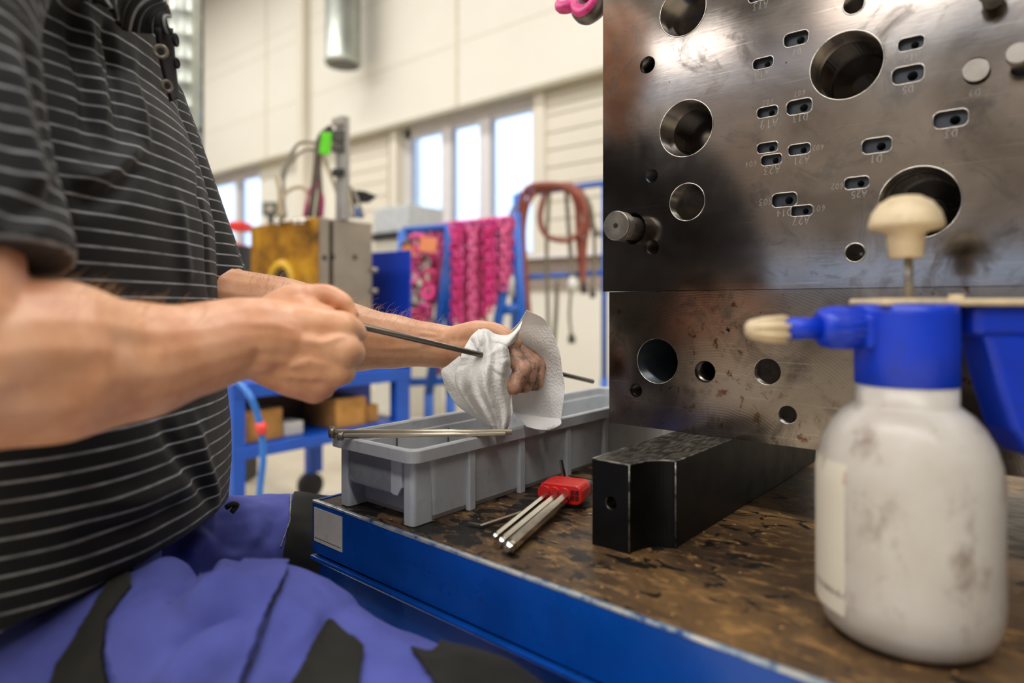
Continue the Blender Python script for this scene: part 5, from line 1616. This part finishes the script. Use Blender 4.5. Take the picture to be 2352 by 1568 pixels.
for X, D in ((-0.03, 0.46), (-0.28, 0.95)):
    bt = MB()
    chain(bt, [(cam3(X - 0.02, D, -0.84), 0.052), (cam3(X + 0.0, D, -0.885), 0.048), (cam3(X + 0.12, D - 0.01, -0.892), 0.040), (cam3(X + 0.17, D - 0.015, -0.896), 0.030)])
    me_ = fuse(bt, 0.006, 3, 'work_boot')
    c = get_co(me_); c[:, 2] = np.maximum(c[:, 2], 0.002); set_co(me_, c)
    obj('work_boot', me_, simple('black_boot_leather', '#1d1b1a', 0.45), person)
# stool under the worker
sc_ = cam3(-0.49, 0.64, 0)
stl = thing('work_stool', 'round black work stool under the seated person', 'stool', (sc_.x, sc_.y, 0))
zst = CAMZ - 0.440
MB().lathe([(0.14, zst - 0.06), (0.165, zst - 0.05), (0.170, zst - 0.02), (0.15, zst), (0.0, zst + 0.002)], Matrix.Translation((sc_.x, sc_.y, 0)), 36).build('seat', M_RUB, stl)
MB().tube([(sc_.x, sc_.y, 0.05), (sc_.x, sc_.y, zst - 0.055)], 0.025, 16).build('column', M_BRIGHT, stl)
for k in range(5):
    a = 2 * PI * k / 5
    e_ = Vector((sc_.x + 0.27 * math.cos(a), sc_.y + 0.27 * math.sin(a), 0.05))
    MB().tube([(sc_.x, sc_.y, 0.09), e_], 0.018, 10).build('leg', M_DARKSTEEL, stl)
    MB().tube([e_ + Vector((0.0, -0.012, -0.022)), e_ + Vector((0.0, 0.012, -0.022))], 0.026, 14).build('castor', M_RUB, stl)

# ------------------------------------------------------------------ the pin being wiped
ra = P(742, 728, 0.590); rb = P(1362, 876, 0.93)
rod = thing('long_pin', 'long dark steel pin held in both hands and through the white wipe', 'pin', ra)
M_ROD = simple('dark_polished_pin', '#6a655f', 0.33, 0.9, 0.04, 20)
rd_ = (rb - ra).normalized(); rl = (rb - ra).length
MB().lathe([(0.0031, 0), (0.0031, rl - 0.001), (0.0026, rl)], axis_matrix(ra, rd_), 20).build('shaft', M_ROD, rod)
MB().lathe([(0.0058, -0.006), (0.0062, -0.005), (0.0062, 0.0)], axis_matrix(ra, rd_), 20).build('pin_head', M_ROD, rod)

# ------------------------------------------------------------------ white paper wipe
t = NT('embossed_paper_wipe')
vo = t.n('ShaderNodeTexVoronoi'); vo.inputs['Scale'].default_value = 330
t.l(t.tc.outputs['Object'], vo.inputs['Vector'])
a = t.noise(20, 4, 0.6)
col = t.mix(t.val(t.noise(34, 4, 0.6), 0.62, 0.74, 0, 0.35), lin('#fbfaf8'), lin('#d8d4cc'))
t.color(col); t.rough(0.8)
t.b.inputs['Transmission Weight'].default_value = 0.0
t.bump(t.math('ADD', vo.outputs['Distance'], t.math('MULTIPLY', t.noise(60, 3, 0.6), 0.8)), 0.5, 0.0012)
tl = t.n('ShaderNodeBsdfTranslucent'); tl.inputs['Color'].default_value = (0.92, 0.92, 0.9, 1)
mx_ = t.n('ShaderNodeMixShader'); mx_.inputs[0].default_value = 0.25
out_ = t.t.nodes['Material Output']
t.l(t.b.outputs[0], mx_.inputs[1]); t.l(tl.outputs[0], mx_.inputs[2]); t.l(mx_.outputs[0], out_.inputs['Surface'])
M_PAPER = t.m
wipe = thing('paper_wipe', 'crumpled white paper wipe held round the pin by the far hand', 'wipe', P(1130, 900, 0.77))
def sheet(left, right, bulge, n=34, m=40, name='sheet', ripple=0.003, seed=0.0, radial=0.0):
    L_ = smooth_path([P(*q) for q in left], 10); R_ = smooth_path([P(*q) for q in right], 10)
    def at(pl, t_):
        i = min(len(pl) - 1.001, t_ * (len(pl) - 1)); j = int(i)
        return pl[j].lerp(pl[j + 1], i - j)
    def f(s, t_):
        p = at(L_, t_).lerp(at(R_, t_), s)
        b_ = bulge(s, t_) if callable(bulge) else bulge * math.sin(PI * s)
        q = p * 22 + Vector((seed, 0, seed))
        w_ = noise.noise(q) + 0.5 * noise.noise(q * 2.3) + 0.22 * (1 - 2 * abs(noise.noise(q * 2.1 + Vector((3, 1, 2))))) 
        w2 = noise.noise(q * 1.3 + Vector((5, 2, 9)))
        if radial:
            ux, uy, ud = proj(p)
            an = math.atan2(uy - 822, ux - 1110); ds = math.hypot(ux - 1110, uy - 822)
            k_f = min(1.0, ds / 45.0) * (1.0 if ds < 90 else max(0.25, 1 - (ds - 90) / 110))
            b_ += radial * k_f * (abs(math.sin(4.6 * an + 0.8 * w_)) - 0.5 + 0.4 * math.sin(9.3 * an + 1.3))
        edge = 1.0
        return p - FW * (b_ + ripple * w_ * edge) + RT * (ripple * 0.6 * w2) + Vector((0, 0, ripple * 0.4 * w_))
    mb = MB(); mb.grid(f, n * 2, m * 2)
    o = mb.build(name, M_PAPER, wipe)
    so = o.modifiers.new('t', 'SOLIDIFY'); so.thickness = 0.0005
    return o
# front lobe: bunched round the pin, hanging to a blunt point
sheet([(1102, 757, .790), (1082, 775, .785), (1064, 805, .775), (1056, 830, .77), (1047, 868, .765), (1060, 905, .765), (1085, 940, .765), (1110, 972, .765), (1134, 996, .765)],
      [(1128, 762, .785), (1146, 780, .77), (1164, 795, .76), (1172, 822, .755), (1173, 842, .752), (1170, 885, .752), (1176, 920, .755), (1177, 952, .757), (1164, 990, .762)],
      lambda s, t_: 0.020 * math.sin(PI * s) + 0.007 * math.sin(7 * PI * s + 3 * t_) * t_ * (1 - t_) * 2 + 0.004 * math.sin(9 * t_ + 5 * s), 44, 54, 'front_lobe', 0.0022, 1.0, 0.0048)
# thin flap behind it to the left
sheet([(1056, 818, .788), (1030, 838, .79), (1013, 854, .79), (1026, 892, .79), (1050, 930, .785), (1095, 962, .78)],
      [(1075, 830, .785), (1068, 850, .785), (1062, 885, .782), (1080, 920, .78), (1108, 955, .778), (1132, 994, .772)], 0.003, 20, 30, 'side_flap', 0.002, 4.0)
# bunched folds over the thumb, joining the two lobes
sheet([(1090, 770, .778), (1104, 757, .776), (1118, 756, .776), (1140, 768, .776), (1165, 770, .776), (1182, 760, .782), (1200, 735, .79)],
      [(1096, 808, .764), (1106, 800, .760), (1124, 794, .758), (1146, 792, .756), (1166, 796, .758), (1180, 790, .768), (1190, 780, .782)],
      lambda s, t_: 0.008 * math.sin(PI * s) + 0.004 * math.sin(11 * t_), 20, 40, 'gathered_fold', 0.003, 7.0)
# big rear lobe: rises to a corner at the top, curls round the fingers on the right
sheet([(1210, 712, .800), (1192, 740, .805), (1170, 765, .812), (1180, 800, .835), (1178, 850, .84), (1176, 905, .835), (1178, 945, .825), (1180, 950, .815)],
      [(1212, 713, .800), (1255, 738, .80), (1282, 800, .80), (1292, 850, .802), (1297, 885, .802), (1294, 930, .800), (1288, 965, .800), (1275, 980, .802)],
      lambda s, t_: -0.020 * math.sin(PI * s) * (0.3 + 0.7 * t_), 40, 50, 'rear_lobe', 0.0022, 11.0)
# its lower edge rolled forward
sheet([(1180, 948, .812), (1192, 962, .796), (1210, 980, .786)], [(1288, 962, .800), (1288, 975, .790), (1262, 988, .784)], lambda s, t_: 0.006 * math.sin(PI * s) - 0.0 * t_, 30, 16, 'rolled_edge', 0.0015, 13.0)
